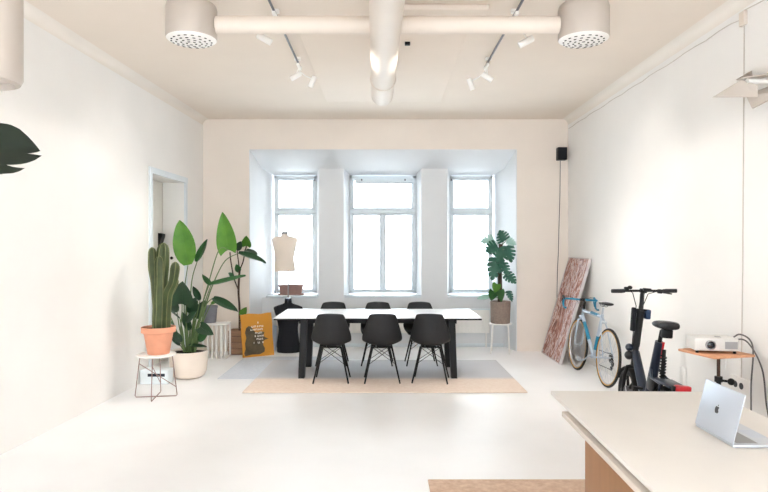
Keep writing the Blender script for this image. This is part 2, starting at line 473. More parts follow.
def diffuser(label, x, y):
    t = thing('air_diffuser', label, 'air vent', (x, y, 3.18), group='perforated drum diffusers')
    MB().lathe([(.186,.012),(.19,.02),(.19,.24),(.182,.268),(.16,.285),(0,.29)], n=44).build('housing', M['diffuser'], t, local=True)
    mb = MB().lathe([(0,-.02),(.10,-.016),(.16,-.004),(.186,.012),(.186,.02),(0,.02)], n=44)
    mb.mark(0)
    for r, n in ((.035, 5), (.075, 10), (.112, 14), (.148, 18)):
        for i in range(n):
            a = 2*PI*(i + (.5 if n % 4 else 0)) / n
            zc = -.02 + .004 * (r/.1)**1.5 if r < .1 else -.016 + (r - .1) * .2
            c = V((r*math.cos(a), r*math.sin(a), zc))
            R = Matrix.Rotation(a, 3, 'Z')
            mb.lathe([(0,-.0012),(1,-.0012),(1,.004),(0,.004)], c=c, n=8, M=R @ Matrix.Diagonal((.0075, .013, 1)))
    mb.mark(1)  # dark discs paint the shade inside the slots; nothing is cut
    mb.build('perforated_plate', [M['white'], M['dark']], t, local=True)
    MB().cyl((0,0,.285), (0,0,CEIL-3.18), .012, 12).build('hanger_rod', M['track'], t, local=True)
    return t
diffuser('white drum air diffuser with slotted underside at the left end of the duct branch', -1.475, YD)
diffuser('white drum air diffuser with slotted underside at the right end of the duct branch', 1.53, YD)

pn = thing('pendant_lamp', 'blurred white cylindrical pendant cut off by the top left corner', 'lamp', (-1.67, 2.5, 2.28))
MB().lathe([(0,.03),(.11,.03),(.115,.0),(.135,.008),(.145,.03),(.145,.42),(.12,.45),(0,.455)], n=40).build('lamp_shade', M['diffuser'], pn, local=True)
MB().cyl((0,0,.45),(0,0,CEIL-2.28), .005, 8).build('cord', M['cord_white'], pn, local=True)

def track(label, x):
    t = thing('lighting_track', label, 'track', (x, 3.5, 3.5), group='ceiling lighting tracks')
    MB().box(x - .008, x + .008, .6, 6.42, 3.513, 3.53, .002).build('rail', M['track'], t)
    for yy in (1.6, 4.95, 6.2):
        MB().box(x - .03, x + .03, yy - .02, yy + .02, 3.53, CEIL, .002).build('ceiling_clip', M['white'], t)
    MB().box(x - .014, x + .014, 6.42, 6.44, 3.510, 3.533, .003).build('end_cap', M['white'], t)
track('dark lighting track on the ceiling left of the round duct', -.895)
track('dark lighting track on the ceiling right of the round duct', 1.08)

def spot(label, x, y, head, aim, energy, cone=56, blend=.75, color=(1,.95,.88)):
    """lamp hung from the track at (x, y); head = centre of the lamp head, aim = world point"""
    t = thing('track_spotlight', label, 'spotlight', (x, y, 3.513), group='white spotlights on the ceiling tracks')
    MB().box(-.014, .014, -.045, .045, -.028, 0, .003).build('adapter', M['white'], t, local=True)
    c = V(head) - V((x, y, 3.513))
    q = (V(aim) - V(head)).normalized().to_track_quat('-Z', 'Y').to_matrix()
    e_ = c + q @ V((0,0,.0)) + V((0,0,.026))
    MB().tube([(0,0,-.028), V((0,0,-.05)), V((0,0,-.05)).lerp(e_, .5) + V((0,0,-.01)), e_], .006, 8).build('arm', M['white'], t, local=True)
    MB().lathe([(.023,-.062),(.027,-.065),(.027,.052),(.022,.06),(0,.062)], M=q, c=c, n=24).build('lamp_head', M['white'], t, local=True)
    MB().lathe([(0,-.055),(.023,-.055),(.024,-.062),(0,-.060)], M=q, c=c, n=24).build('lamp_lens', M['lamp_glow'], t, local=True)
    ld = bpy.data.lights.new('spot_beam', 'SPOT'); ld.energy = energy; ld.spot_size = math.radians(cone); ld.spot_blend = blend; ld.shadow_soft_size = .04; ld.color = color
    lo = bpy.data.objects.new('spot_beam', ld); COL.objects.link(lo); lo.parent = t
    lo.location = c + q @ V((0,0,-.072)); lo.rotation_euler = q.to_euler()
    return t
# ------------------------------------------------------------------ rugs
r = MB(); r.cbox((0,0,.006), (3.12,1.86,.012), .004)
o = r.build('rug', M['rug']); o.location = (.01, 7.485, .005)
# (colour changes from peach to grey where object-space Y passes the split)
tag(o, 'large woven rug, peach at the near edge and greyish further back, under the dining table', 'rug')
r = MB(); r.cbox((0,0,.0025), (1.5,1.48,.005), .001)
o = r.build('rug', M['rug_grey']); o.location = (-1.27, 8.0, 0)
tag(o, 'thin blue grey mat sticking out left of the dining table rug', 'rug')
r = MB(); r.cbox((0,0,.007), (2.4,2.4,.014), .005)
o = r.build('rug', M['jute']); o.location = (1.5, 2.9, 0)
tag(o, 'coarse tan jute rug under the pale desk in the foreground', 'rug')

# ------------------------------------------------------------------ dining table
TX, TY = -.075, 7.725
t = thing('dining_table', 'long dining table with white top and black splayed slab legs', 'table', (TX, TY, .017))
MB().box(-1.25, 1.25, -.525, .525, .722, .733, .002).build('tabletop', M['table_top'], t, local=True)
MB().box(-1.25, 1.25, -.525, .525, .703, .7219, .002).build('edge_board', M['black'], t, local=True)
mb = MB()
for y in (-.40, .2): mb.box(-.96, .96, y - .02, y + .02, .655, .703, .003)
for x in (-.93, .93): mb.box(x - .03, x + .03, -.42, .42, .65, .703, .003)
mb.build('under_frame', M['black'], t, local=True)
for sx in (-1, 1):
    for (yt, yb) in ((-.43, -.455), (.22, .235)):
        a, c = sx * .895, sx * .922
        w, h = .04, .05
        mb = MB(); mb.hexa([V((c-w*.9,yb-h,0)),V((c+w*.9,yb-h,0)),V((c+w*.9,yb+h,0)),V((c-w*.9,yb+h,0)),
                   V((a-w,yt-h,.70)),V((a+w,yt-h,.70)),V((a+w,yt+h,.70)),V((a-w,yt+h,.70))])
        mb.build('leg', M['black'], t, local=True)

# ------------------------------------------------------------------ shell chairs (front towards +Y)
def shell_bm():
    prof = [  # y, z, half width, side lift, forward wrap
        (.215,.425,.185,.000,.0), (.205,.448,.20,.004,.0), (.14,.452,.215,.014,.0), (.05,.440,.225,.030,.0), (-.05,.428,.232,.055,.0),
        (-.13,.432,.235,.075,.02), (-.185,.465,.236,.06,.07), (-.212,.53,.232,.03,.11), (-.228,.61,.215,.008,.10),
        (-.243,.69,.192,.0,.075), (-.256,.76,.170,.0,.05), (-.264,.805,.155,-.006,.035), (-.263,.822,.140,-.012,.03)]
    bm = bmesh.new(); n = 12; rows = []
    for (y, z, w, lift, wrap) in prof:
        row = []
        for j in range(n + 1):
            u = -1 + 2 * j / n
            row.append(bm.verts.new((u * w, y + wrap * abs(u) ** 2.3, z + lift * abs(u) ** 2.3)))
        rows.append(row)
    for i in range(len(rows) - 1):
        for j in range(n): bm.faces.new((rows[i][j], rows[i][j+1], rows[i+1][j+1], rows[i+1][j]))
    return bm
def make_chair(label, loc, rz):
    t = thing('shell_chair', label, 'chair', loc, (0,0,rz), group='black shell chairs around the dining table')
    mb = MB(); mb.bm.free(); mb.bm = shell_bm()
    mb.build('seat_shell', M['shell'], t, local=True, solid=.014, subsurf=1, sharp=80)
    mb = MB()
    mb.ring((0,-.02,.412), .10, .009, 'Z', 28, 8)
    mb.tube([(-.115,-.11,.412),(.115,-.11,.412)], .009, 8); mb.tube([(-.115,.09,.412),(.115,.09,.412)], .009, 8)
    mb.box(-.06,.06,-.08,.05,.405,.425,.003)
    mb.build('seat_frame', M['black'], t, local=True)
    top = {}; ft = {}
    for sx in (-1, 1):
        for sy in (-1, 1):
            a = V((sx*.112, sy*.10 - .01, .418)); b = V((sx*.205, (-.20 if sy < 0 else .165), .004))
            top[sx,sy], ft[sx,sy] = a, b
            MB().tube([a, b], [.0125, .0095], 10).build('leg', M['black'], t, local=True)
    def on(k, f): return top[k].lerp(ft[k], f)
    for (k1, k2) in (((-1,-1),(1,-1)), ((-1,1),(1,1)), ((-1,-1),(-1,1)), ((1,-1),(1,1))):
        for (p, q) in ((k1, k2), (k2, k1)):
            MB().tube([on(p, .02), on(q, .48)], .0035, 6).build('wire_brace', M['black'], t, local=True)
    return t
ZR = .0175
front = [(-.615, 7.12, 0.0, 'black shell chair on the near side of the table, at its left end'),
         (-.025, 7.12, .03, 'black shell chair on the near side of the table, in the middle'),
         (.555, 7.12, -.14, 'black shell chair on the near side of the table, turned slightly, at its right end')]
back = [(-.70, 8.10, PI, 'black shell chair on the window side of the table, at its left end'),
        (-.09, 8.10, PI - .03, 'black shell chair on the window side of the table, in the middle'),
        (.50, 8.10, PI + .03, 'black shell chair on the window side of the table, at its right end')]
c0 = None
for (x, y, a, lb) in front + back:
    if c0 is None: c0 = make_chair(lb, (x, y, ZR), a)
    else: dup(c0, (x, y, ZR), (0,0,a), lb)

# ------------------------------------------------------------------ foreground desk and laptop
dk = thing('desk', 'large pale desk with brown end panel in the right foreground', 'desk', (.985, 3.55, 0), (0,0,-.026))
H = .75
MB().box(0, .94, -3.1, 0, H - .022, H, .004).build('desktop', M['desk'], dk, local=True)
MB().box(-.012, .93, -3.08, -.29, H - .070, H - .042, .004).build('lower_board', M['desk_edge'], dk, local=True)
MB().box(.03, .91, -3.05, -.32, H - .043, H - .021).build('gap_shade_fill', M['dark'], dk, local=True)  # dark fill paints the shade of the gap between the two boards
MB().box(.012, .05, -2.5, -.62, .017, H - .070, .003).build('end_panel', M['oak'], dk, local=True)
MB().box(.84, .88, -2.5, -.62, .017, H - .070, .003).build('end_panel', M['oak'], dk, local=True)
MB().box(.05, .84, -1.6, -1.56, .25, H - .070, .003).build('back_panel', M['oak'], dk, local=True)

lp = thing('laptop', 'silver laptop with dark fruit logo standing half closed on the pale desk', 'laptop', (1.476, 2.69, H + .001), (0,0,-.01))
MB().box(0, .215, -.157, .157, 0, .012, .004).build('base', M['alu'], lp, local=True)
kb = MB().box(.03, .12, -.13, .13, .012, .0126).build('keyboard', M['grille'], lp, local=True)  # paler grey carries the reflection off the keys in its colour
MB().box(.14, .205, -.055, .055, .012, .0124).build('trackpad', M['lid'], lp, local=True)
tilt = math.radians(14)
lidM = Matrix.Translation((.002, 0, .013)) @ Matrix.Rotation(tilt, 4, 'Y')
lid = MB().box(-.0045, .0, -.157, .157, .0, .216, .004, lidM).build('lid', M['lid'], lp, local=True)
MB().box(.0001, .0008, -.15, .15, .012, .21, 0, lidM).build('screen', M['lens'], lid, local=True)
def apple():
    pts = []
    raw = [(0,.30),(.14,.36),(.30,.34),(.42,.24),(.31,.12),(.28,-.02),(.33,-.15),(.45,-.24),(.36,-.42),(.24,-.54),(.12,-.54),(0,-.49),(-.12,-.54),(-.25,-.53),(-.38,-.38),(-.46,-.16),(-.47,.06),(-.40,.25),(-.28,.35),(-.14,.36)]
    return raw
k = .034; yc, zc = .012, .108     # lid is seen from behind, so picture right is -Y
mb = MB()
f = lambda x: (lambda a, b: lidM @ V((x, yc - a * k, zc + b * k)))
mb.prism(apple(), f(-.0050), f(-.0044))
mb.prism([(0,.42),(.06,.58),(.2,.66),(.19,.52),(.09,.43)], f(-.0050), f(-.0044))
mb.build('logo', M['keys'], lid, local=True)

# ------------------------------------------------------------------ dress forms on the left of the bay
def torso(mb, secs, c, n=28):
    rings = []
    for (z, hw, hd, yo) in secs:
        rings.append([V((c[0] + hw * math.cos(2*PI*j/n), c[1] + yo + hd * math.sin(2*PI*j/n) * (1 if True else 1), c[2] + z)) for j in range(n)])
    return mb.loft(rings)
wx, wy = -1.555, 9.40
wf = thing('dress_form', 'cream linen dress form on a thin pole in front of the left window', 'mannequin', (-1.50, wy, 0))
secs = [(1.215,.02,.02,0),(1.216,.158,.10,0),(1.23,.165,.107,0),(1.30,.163,.108,0),(1.38,.147,.098,0),(1.44,.145,.095,0),(1.52,.16,.108,-.004),(1.60,.18,.118,-.008),(1.67,.196,.11,-.006),(1.715,.204,.092,0),(1.74,.195,.075,0),(1.757,.15,.062,0),(1.768,.09,.052,0),(1.775,.055,.048,0),(1.80,.05,.047,0)]
torso(MB(), secs, (wx, wy, 0)).build('torso', M['torso'], wf, sharp=60)
torso(MB(), [(1.80,.048,.046,0),(1.802,.052,.05,0),(1.835,.05,.048,0),(1.845,.02,.02,0)], (wx, wy, 0)).build('neck_cap', M['neck'], wf)
MB().cyl((-1.50, wy, .02), (-1.50, wy, 1.225), .011, 14).build('pole', M['neck'], wf)
MB().lathe([(0,0),(.125,0),(.125,.012),(.03,.022),(0,.024)], (-1.50, wy, 0), 28).build('base', M['black'], wf)
bx, by = -1.458, 9.13
bf = thing('dress_form', 'black dress form torso standing on the floor behind the table corner', 'mannequin', (bx, by, 0))
secs = [(.0,.165,.10,0),(.02,.172,.105,0),(.14,.172,.108,0),(.28,.152,.096,0),(.36,.145,.092,0),(.45,.158,.105,-.004),(.54,.185,.12,-.01),(.61,.205,.112,-.006),(.665,.222,.09,0),(.69,.215,.07,0),(.715,.15,.06,0),(.735,.085,.052,0),(.75,.055,.048,0),(.79,.05,.046,0)]
torso(MB(), secs, (bx, by, 0)).build('torso', M['black_cloth'], bf, sharp=60)
torso(MB(), [(.79,.048,.044,0),(.792,.052,.048,0),(.82,.05,.046,0),(.828,.02,.02,0)], (bx, by, 0)).build('neck_cap', M['ebike'], bf)

# planter trough on the sill
tp = thing('planter_trough', 'dusty brown clay trough on the left window sill', 'planter', (-1.515, 9.80, .821))
mb = MB()
def trough(z, sx, sy): return [V((-sx,-sy,z)),V((sx,-sy,z)),V((sx,sy,z)),V((-sx,sy,z))]
mb.loft([trough(.02,.165,.055),trough(.135,.188,.07),trough(.135,.196,.078),trough(.165,.196,.078),trough(.165,.18,.062),trough(.14,.178,.06)])
mb.build('trough', M['mauve'], tp, local=True)
MB().box(-.205,.205,-.08,.08,0,.02,.006).build('saucer', M['mauve'], tp, local=True)
MB().box(-.177,.177,-.059,.059,.135,.15,.004).build('soil', M['soil'], tp, local=True)

bn = thing('waste_bin', 'small pale blue bin half hidden behind the mustard poster', 'bin', (-1.745, 9.28, 0))
MB().lathe([(0,0),(.07,0),(.088,.36),(.094,.36),(.094,.375),(.082,.375),(.066,.02),(0,.02)], n=24).build('bin_body', M['palebin'], bn, local=True)

# ------------------------------------------------------------------ mustard poster leaning on the plant crate
ps = thing('canvas_print', 'mustard canvas with dark blot and white lettering leaning against the wooden crate', 'poster', (-1.83, 8.755, 0.002), (0,0,.55))
def pq(u, v, d=0):           # canvas plane: u across, v up, leaning back
    tl = math.radians(11); wob = 0
    return V((u, v * math.sin(tl) + d * math.cos(tl) + wob, v * math.cos(tl) - d * math.sin(tl) + .002))
W2, HH = .235, .62
mb = MB(); N = 10
g0 = [[pq(-W2 + 2*W2*i/N + (.004*math.sin(j)), HH*j/N*(1 - .012*math.cos(i)), -.012) for i in range(N+1)] for j in range(N+1)]
g1 = [[p + V((0,.024,0)) for p in row] for row in g0]
bm = mb.bm
A = [[bm.verts.new(p) for p in row] for row in g0]; B = [[bm.verts.new(p) for p in row] for row in g1]
for j in range(N):
    for i in range(N):
        bm.faces.new((A[j][i],A[j][i+1],A[j+1][i+1],A[j+1][i])); bm.faces.new((B[j][i],B[j+1][i],B[j+1][i+1],B[j][i+1]))
for i in range(N):
    bm.faces.new((A[0][i+1],A[0][i],B[0][i],B[0][i+1])); bm.faces.new((A[N][i],A[N][i+1],B[N][i+1],B[N][i]))
    bm.faces.new((A[i][0],A[i+1][0],B[i+1][0],B[i][0])); bm.faces.new((A[i+1][N],A[i][N],B[i][N],B[i+1][N]))
mb.build('canvas', M['poster'], ps, local=True)
def flat(mb, poly, d0=-.0145, d1=-.010):
    mb.prism(poly, lambda u,v: pq(u,v,d0), lambda u,v: pq(u,v,d1))
blot = [(-.20,.02),(-.10,.035),(.02,.03),(.09,.06),(.10,.11),(.075,.16),(.08,.215),(.12,.235),(.165,.245),(.11,.27),(.09,.30),(.11,.345),(.05,.36),(-.01,.335),(-.05,.375),(-.08,.43),(-.125,.45),(-.165,.42),(-.185,.35),(-.17,.28),(-.195,.2),(-.19,.12),(-.215,.06)]
mb = MB(); flat(mb, blot); mb.build('dark_blot', M['poster_dark'], ps, local=True)
rnd = random.Random(3)
mb = MB()
lines = [(.49,[(.018,.014)]),(.435,[(-.07,.03),(-.03,.03),(.012,.014),(.05,.03),(.085,.02)]),(.39,[(-.09,.03),(-.05,.03),(-.012,.03),(.03,.03),(.068,.03)]),
         (.34,[(-.02,.028),(.02,.028),(.055,.028)]),(.295,[(-.035,.016),(.01,.024),(.045,.026),(.08,.022)]),(.25,[(-.005,.024),(.03,.028),(.068,.02)]),(.20,[(-.06,.008),(.012,.03),(.075,.018)])]
for v, ls in lines:
    for (u, w) in ls:
        h = .026
        for q in range(2 if w > .012 else 1):          # short strokes, too blurred in the photo to read
            uu = u - w/2 + q * (w - .007)
            flat(mb, [(uu,v-h/2),(uu+.007,v-h/2),(uu+.007,v+h/2),(uu,v+h/2)], -.0165, -.010)
        if w > .02:
            vv = v + rnd.choice((-.4, 0, .4)) * h
            flat(mb, [(u-w/2,vv-.0035),(u+w/2,vv-.0035),(u+w/2,vv+.0035),(u-w/2,vv+.0035)], -.0165, -.010)
mb.build('lettering', M['poster_white'], ps, local=True)

# ------------------------------------------------------------------ wall fittings
sk = thing('wall_speaker', 'small black loudspeaker high on the right pier of the back wall', 'speaker', (2.70, 9.12, 2.92))
MB().box(-.07,.07,-.06,.06,0,.19,.008).build('cabinet', M['black'], sk, local=True)
MB().box(-.06,.06,-.066,-.06,.01,.18,.003).build('grille', M['black_cloth'], sk, local=True)
MB().box(-.02,.02,.06,.079,.06,.13).build('bracket', M['black'], sk, local=True)
mb = MB(); pts = [V((2.70,9.19,2.92)), V((2.695,9.19,2.4)), V((2.68,9.19,1.9)), V((2.67,9.19,1.5)), V((2.655,9.19,1.2)), V((2.645,9.19,.6)), V((2.64,9.19,.02))]
o = mb.tube(pts, .005, 6).build('speaker_cable', M['cord']); tag(o, 'thin cable dropping from the small wall speaker to the floor', 'cable')
bg_ = thing('door_speaker', 'small black wedge shaped box on the doorway edge behind the tall cactus', 'speaker', P(161, 254, 8.36))
mb = MB(); c = P(157.2,256,8.36); 
mb.prism([(157.2,258),(161.0,250),(165.2,236.5),(165.3,234),(157.2,232.3)], lambda x,y: P(x,y,8.38), lambda x,y: P(x,y,8.38) + V((0,-.13,0)))
mb.build('cabinet', M['black'], bg_)

def rw(px, py):      # point on the right wall
    s = (px - CX) / XR
    return V((XR, F / s, EYE - (py - CY) / s))
jb = rw(745, 18)
o = MB().box(XR-.03, XR, jb.y-.035, jb.y+.035, jb.z-.06, jb.z+.05, .005).build('junction_box', M['duct'])
tag(o, 'small beige junction box near the ceiling on the right wall', 'junction box')
mb = MB(); ln = [V((XR-.006, 9.15, 3.405))]
for i in range(1, 24):
    y = 9.15 - (9.15 - jb.y) * i / 24
    ln.append(V((XR-.006, y, 3.41 - .006 * math.sin(i * 1.9) + (0.006 if i % 5 == 0 else 0))))
ln += [V((XR-.006, jb.y+.03, jb.z)), V((XR-.006, jb.y, jb.z+.06)), V((XR-.006, jb.y-.6, 3.40)), V((XR-.006, .5, 3.41))]
o = mb.tube(ln, .004, 6).build('ceiling_cable', M['cord_white']); tag(o, 'thin cable clipped along the top of the right wall', 'cable')
e_ = rw(742, 384)
mb = MB(); o = mb.tube([V((XR-.006, jb.y, jb.z-.05)), V((XR-.006, jb.y+.01, 2.4)), V((XR-.006, jb.y+.02, 1.5)), V((XR-.006, e_.y, e_.z+.05))], .004, 6).build('wall_conduit', M['cord_white'])
tag(o, 'thin pale conduit running straight down the right wall to the sockets', 'conduit')

def socket(px, py, w, h, label, holes=0):
    c = rw(px, py)
    t = thing('wall_socket', label, 'socket', (XR, c.y, c.z), group='white sockets on the right wall')
    MB().box(-.018, 0, -w/2, w/2, -h/2, h/2, .005).build('cover', M['wallwhite'], t, local=True)
    for i in range(max(1, holes)):
        yy = (i - (max(1, holes)-1)/2) * .08
        MB().lathe([(0,0),(.022,0),(.026,.003),(.026,.006),(0,.006)], M=Matrix.Rotation(-PI/2, 3, 'Y'), c=(-.018, yy, 0), n=18).build('outlet', M['wallwhite'] if not holes else M['keys'], t, local=True)
socket(684, 377, .10, .19, 'white socket on the right wall just right of the black electric bike')
socket(724, 361, .09, .12, 'white socket on the right wall beneath the projector tray')
socket(741, 385, .26, .12, 'wide white socket with black plugs at the foot of the conduit', 2)

# folded white lamp high on the right wall
wl = thing('wall_lamp', 'white folded plate lamp sticking out from the upper right wall', 'lamp', (XR, 4.3, 2.8))
def plate(ps, th=.02):
    mb = MB(); ps = [V(p) for p in ps]
    n = (ps[1]-ps[0]).cross(ps[2]-ps[0]).normalized() * th
    return mb.loft([[p for p in ps], [p + n for p in ps]])
plate([P(712,97.5,4.5), P(741,80,4.35), P(757,85,4.3), P(758,97,4.3)], .012).build('lower_plate', M['diffuser'], wl)
plate([P(740,78,4.35), P(752,70.5,4.6), (2.80,4.55,2.86), (2.80,4.15,2.83)], .03).build('upper_plate', M['diffuser'], wl)
plate([P(747,96,4.4), P(753,109,4.35), (2.80,4.2,2.68), (2.80,4.35,2.76)], .02).build('side_plate', M['diffuser'], wl)
MB().tube([(XR, 4.35, 2.80), (2.62, 4.33, 2.80)], .018, 12).build('arm', M['white'], wl)
MB().box(XR-.02, XR, 4.27, 4.43, 2.72, 2.88, .006).build('wall_plate', M['white'], wl)

for (px, py, lb) in ((407.5, 40, 'tiny black sensor on the ceiling just right of the round duct'), ):
    c = P(px, py, 5.68)
    o = MB().box(c.x-.025, c.x+.025, 5.66, 5.70, CEIL-.05, CEIL-.021, .004).build('ceiling_sensor', M['black']); tag(o, lb, 'sensor')
# ------------------------------------------------------------------ big painting leaning on the right wall
pt = thing('painting', 'tall reddish brown and white abstract painting leaning in the right corner', 'painting', (2.39, 8.62, .003), (0,0,0))
# width runs along Y, the foot stands out from the wall and the top rests on it
PW, PH, TL = .45, 1.475, math.radians(16.0)
def pp(u, v, d): return V((v * math.sin(TL) + d * math.cos(TL), u, v * math.cos(TL) - d * math.sin(TL) + .012))
def pbox(mb, u0, u1, v0, v1, d0, d1):
    mb.hexa([pp(u0,v0,d0),pp(u1,v0,d0),pp(u1,v0,d1),pp(u0,v0,d1),pp(u0,v1,d0),pp(u1,v1,d0),pp(u1,v1,d1),pp(u0,v1,d1)]); return mb
pbox(MB(), -PW, PW, 0, PH, .0, .012).build('canvas', M['art'], pt, local=True)
mb = MB()
for (a,b,c,d) in ((-PW-.014,-PW,-.01,PH+.012),(PW,PW+.014,-.01,PH+.012),(-PW,PW,-.01,0),(-PW,PW,PH,PH+.012)): pbox(mb, a, b, c, d, -.008, .03)
mb.build('frame', M['picture_frame'], pt, local=True)
mb = MB()
for (a,b,c,d) in ((-PW,-PW+.05,0,PH),(PW-.05,PW,0,PH),(-PW+.05,PW-.05,0,.05),(-PW+.05,PW-.05,PH-.05,PH),(-PW+.05,PW-.05,.7,.75)): pbox(mb, a, b, c, d, .012, .032)
mb.build('stretcher', M['bark'], pt, local=True)

# ------------------------------------------------------------------ road bicycle
rb = thing('road_bicycle', 'silver and turquoise racing bicycle leaning on the right wall beside the painting', 'bicycle', (2.516, 7.33, .001), (0, math.radians(4.4), math.radians(1.8)))
WR, WB = .335, .485
def wheel(root, y, r, tyre_r, gum, spokes, hub_r, hub_w, rimmat, hubmat, name='wheel', tw=.0):
    w_ = MB().ring((0,y,r), r - tyre_r, tyre_r, 'X', 56, 10).build('wheel', M['rubber'], root, local=True)
    if gum:
        for sx in (-1, 1):
            MB().ring((sx*.006,y,r), r - tyre_r*2 + .002, .0085, 'X', 56, 6).build('sidewall', M['gum'], w_, local=True)
    MB().ring((0,y,r), r - tyre_r*2 - .008, .009 if gum else .014, 'X', 56, 8).build('rim', rimmat, w_, local=True)
    MB().lathe([(0,-hub_w),(hub_r*.4,-hub_w),(hub_r*.4,-hub_w*.8),(hub_r,-hub_w*.7),(hub_r,-hub_w*.55),(hub_r*.6,-hub_w*.5),(hub_r*.6,hub_w*.5),(hub_r,hub_w*.55),(hub_r,hub_w*.7),(hub_r*.4,hub_w*.8),(hub_r*.4,hub_w),(0,hub_w)], c=(0,y,r), n=20, M=Matrix.Rotation(PI/2,3,'Y')).build('hub', hubmat, w_, local=True)
    mb = MB()
    for i in range(spokes):
        a = 2*PI*i/spokes; b = a + (.5 if i % 2 else -.5)
        sx = hub_w*.6 * (1 if (i//2) % 2 else -1)
        mb.tube([(sx, y + hub_r*.85*math.cos(b), r + hub_r*.85*math.sin(b)), (0, y + (r - tyre_r*2 - .01)*math.cos(a), r + (r - tyre_r*2 - .01)*math.sin(a))], .0014, 5)
    mb.build('spokes', M['alu'], w_, local=True)
    return w_
rear = wheel(rb, -WB, WR, .0155, True, 28, .022, .055, M['alu'], M['alu'])
wheel(rb, WB, WR, .0155, True, 28, .018, .045, M['alu'], M['alu'])
mb = MB()
for i, r in enumerate((.052, .046, .040, .034)): mb.ring((.030 + i*.004, -WB, WR), r, .003, 'X', 28, 6)
mb.cyl((.026,-WB,WR), (.046,-WB,WR), .034, 20)
mb.build('cassette', M['rubber'], rear, local=True)
BB = V((0,-.065,.275)); ST = V((0,-.225,.775)); HT = V((0,.372,.80)); HB = V((0,.412,.695))
mb = MB()
mb.tube([BB, ST + (ST-BB).normalized()*.03], .0185, 14); mb.tube([ST - V((0,0,.005)), HT - V((0,0,.02))], .0175, 14)
mb.tube([BB, HB + V((0,-.012,.025))], .021, 14); mb.tube([HT + V((0,-.006,.012)), HB], .019, 14)
mb.cyl(BB - V((.036,0,0)), BB + V((.036,0,0)), .021, 18)
for sx in (-1, 1):
    mb.tube([BB + V((sx*.022,-.01,0)), V((sx*.045,-.22,.29)), V((sx*.06,-WB,WR))], [.011,.010,.007], 10)
    mb.tube([ST + V((sx*.013,0,-.01)), V((sx*.035,-.30,.66)), V((sx*.06,-WB,WR))], [.008,.0075,.006], 10)
mb.build('frame', M['silver'], rb, local=True)
def seg(a, b, f0, f1, r): 
    mb.tube([a.lerp(b, f0), a.lerp(b, f1)], r, 14)
mb = MB(); seg(BB, HB + V((0,-.012,.025)), .38, .82, .0222); mb.build('turquoise_panel', M['turq'], rb, local=True)
mb = MB(); seg(BB, ST, .18, .52, .0198); mb.build('turquoise_panel', M['turq'], rb, local=True)
mb = MB(); seg(ST, HT, .2, .55, .0188); mb.build('turquoise_panel', M['turq'], rb, local=True)
mb = MB()
mb.cyl((0,.414,.695), (0,.422,.672), .018, 14)
for sx in (-1, 1): mb.tube([V((sx*.012,.42,.68)), V((sx*.042,.428,.655)), V((sx*.05,.445,.5)), V((sx*.048,WB,WR))], [.012,.013,.011,.007], 10)
mb.build('fork', M['silver'], rb, local=True)
mb = MB(); mb.tube([HT + V((0,-.004,.0)), V((0,.352,.895)), V((0,.375,.912)), V((0,.455,.918))], .014, 12); mb.cyl((-.03,.455,.918), (.03,.455,.918), .019, 14)
mb.build('stem', M['black'], rb, local=True)
half = [(0,.455,.918),(.08,.455,.919),(.17,.458,.92),(.198,.475,.919),(.208,.52,.912),(.21,.548,.885),(.212,.548,.845),(.213,.525,.812),(.214,.48,.80),(.214,.435,.80)]
mb = MB(); mb.tube([(-x,y,z) for (x,y,z) in reversed(half)] + [V(p) for p in half[1:]], .0125, 12)
hbar = mb.build('handlebar', M['turq'], rb, local=True)
for sx in (-1, 1):
    mb = MB(); mb.tube([(sx*.208,.50,.916),(sx*.208,.55,.922),(sx*.208,.585,.938),(sx*.208,.592,.952)], [.015,.017,.015,.008], 10)
    mb.tube([(sx*.208,.58,.928),(sx*.21,.60,.88),(sx*.212,.575,.83)], [.008,.007,.005], 8)
    mb.build('brake_lever', M['turq'] if sx > 0 else M['black'], rb, local=True)
mb = MB()
for sx in (-1, 1): mb.tube([(sx*.2,.57,.945),(sx*.15,.57,.945),(sx*.06,.52,.92),(0,.43,.80)], .0025, 6)
mb.build('brake_cable', M['black'], rb, local=True)
MB().tube([ST, V((0,-.245,.885))], .0125, 12).build('seat_post', M['alu'], rb, local=True)
mb = MB(); rings = []
for (y, w, z, h) in ((-.40,.02,.935,.012),(-.395,.06,.94,.02),(-.36,.072,.945,.026),(-.31,.062,.946,.028),(-.26,.036,.942,.026),(-.20,.023,.938,.024),(-.14,.017,.935,.02),(-.115,.008,.932,.012)):
    rings.append([V((w*math.cos(a), y, z + (h*.45*math.sin(a) if math.sin(a) > 0 else h*math.sin(a)))) for a in [2*PI*j/14 for j in range(14)]])
mb.loft(rings); 
for sx in (-1,1): mb.tube([(sx*.022,-.36,.93),(sx*.02,-.28,.897),(sx*.015,-.2,.905),(sx*.008,-.14,.925)], .0035, 6)
sd = mb.build('saddle', M['black_plastic'], rb, local=True)
mb = MB(); rings = []
for (y, w) in ((-.30,.03),(-.25,.028),(-.19,.02),(-.135,.013)):
    z = .944 if y < -.28 else .949 - .006*(y+.3)/.16
    rings.append([V((w*math.cos(a), y, z + .008*math.sin(a))) for a in [2*PI*j/10 for j in range(10)]])
mb.loft(rings).build('saddle_cover', M['white'], sd, local=True)
mb = MB(); mb.ring(BB + V((.045,0,0)), .085, .004, 'X', 40, 6); mb.ring(BB + V((.04,0,0)), .065, .004, 'X', 32, 6)
for i in range(5):
    a = 2*PI*i/5; mb.tube([BB + V((.043,0,0)), BB + V((.043,.083*math.cos(a),.083*math.sin(a)))], .006, 6)
for s in (-1, 1):
    dv = V((0, .155*s*.75, -.10*s if s < 0 else -.11)).normalized()*.168
    dv = V((0,.148,-.078)) * (1 if s < 0 else -1)
    mb.tube([BB + V((s*.058,0,0)), BB + V((s*.07,0,0)) + dv], .009, 8); 
mb.cyl(BB - V((.06,0,0)), BB + V((.06,0,0)), .01, 12)
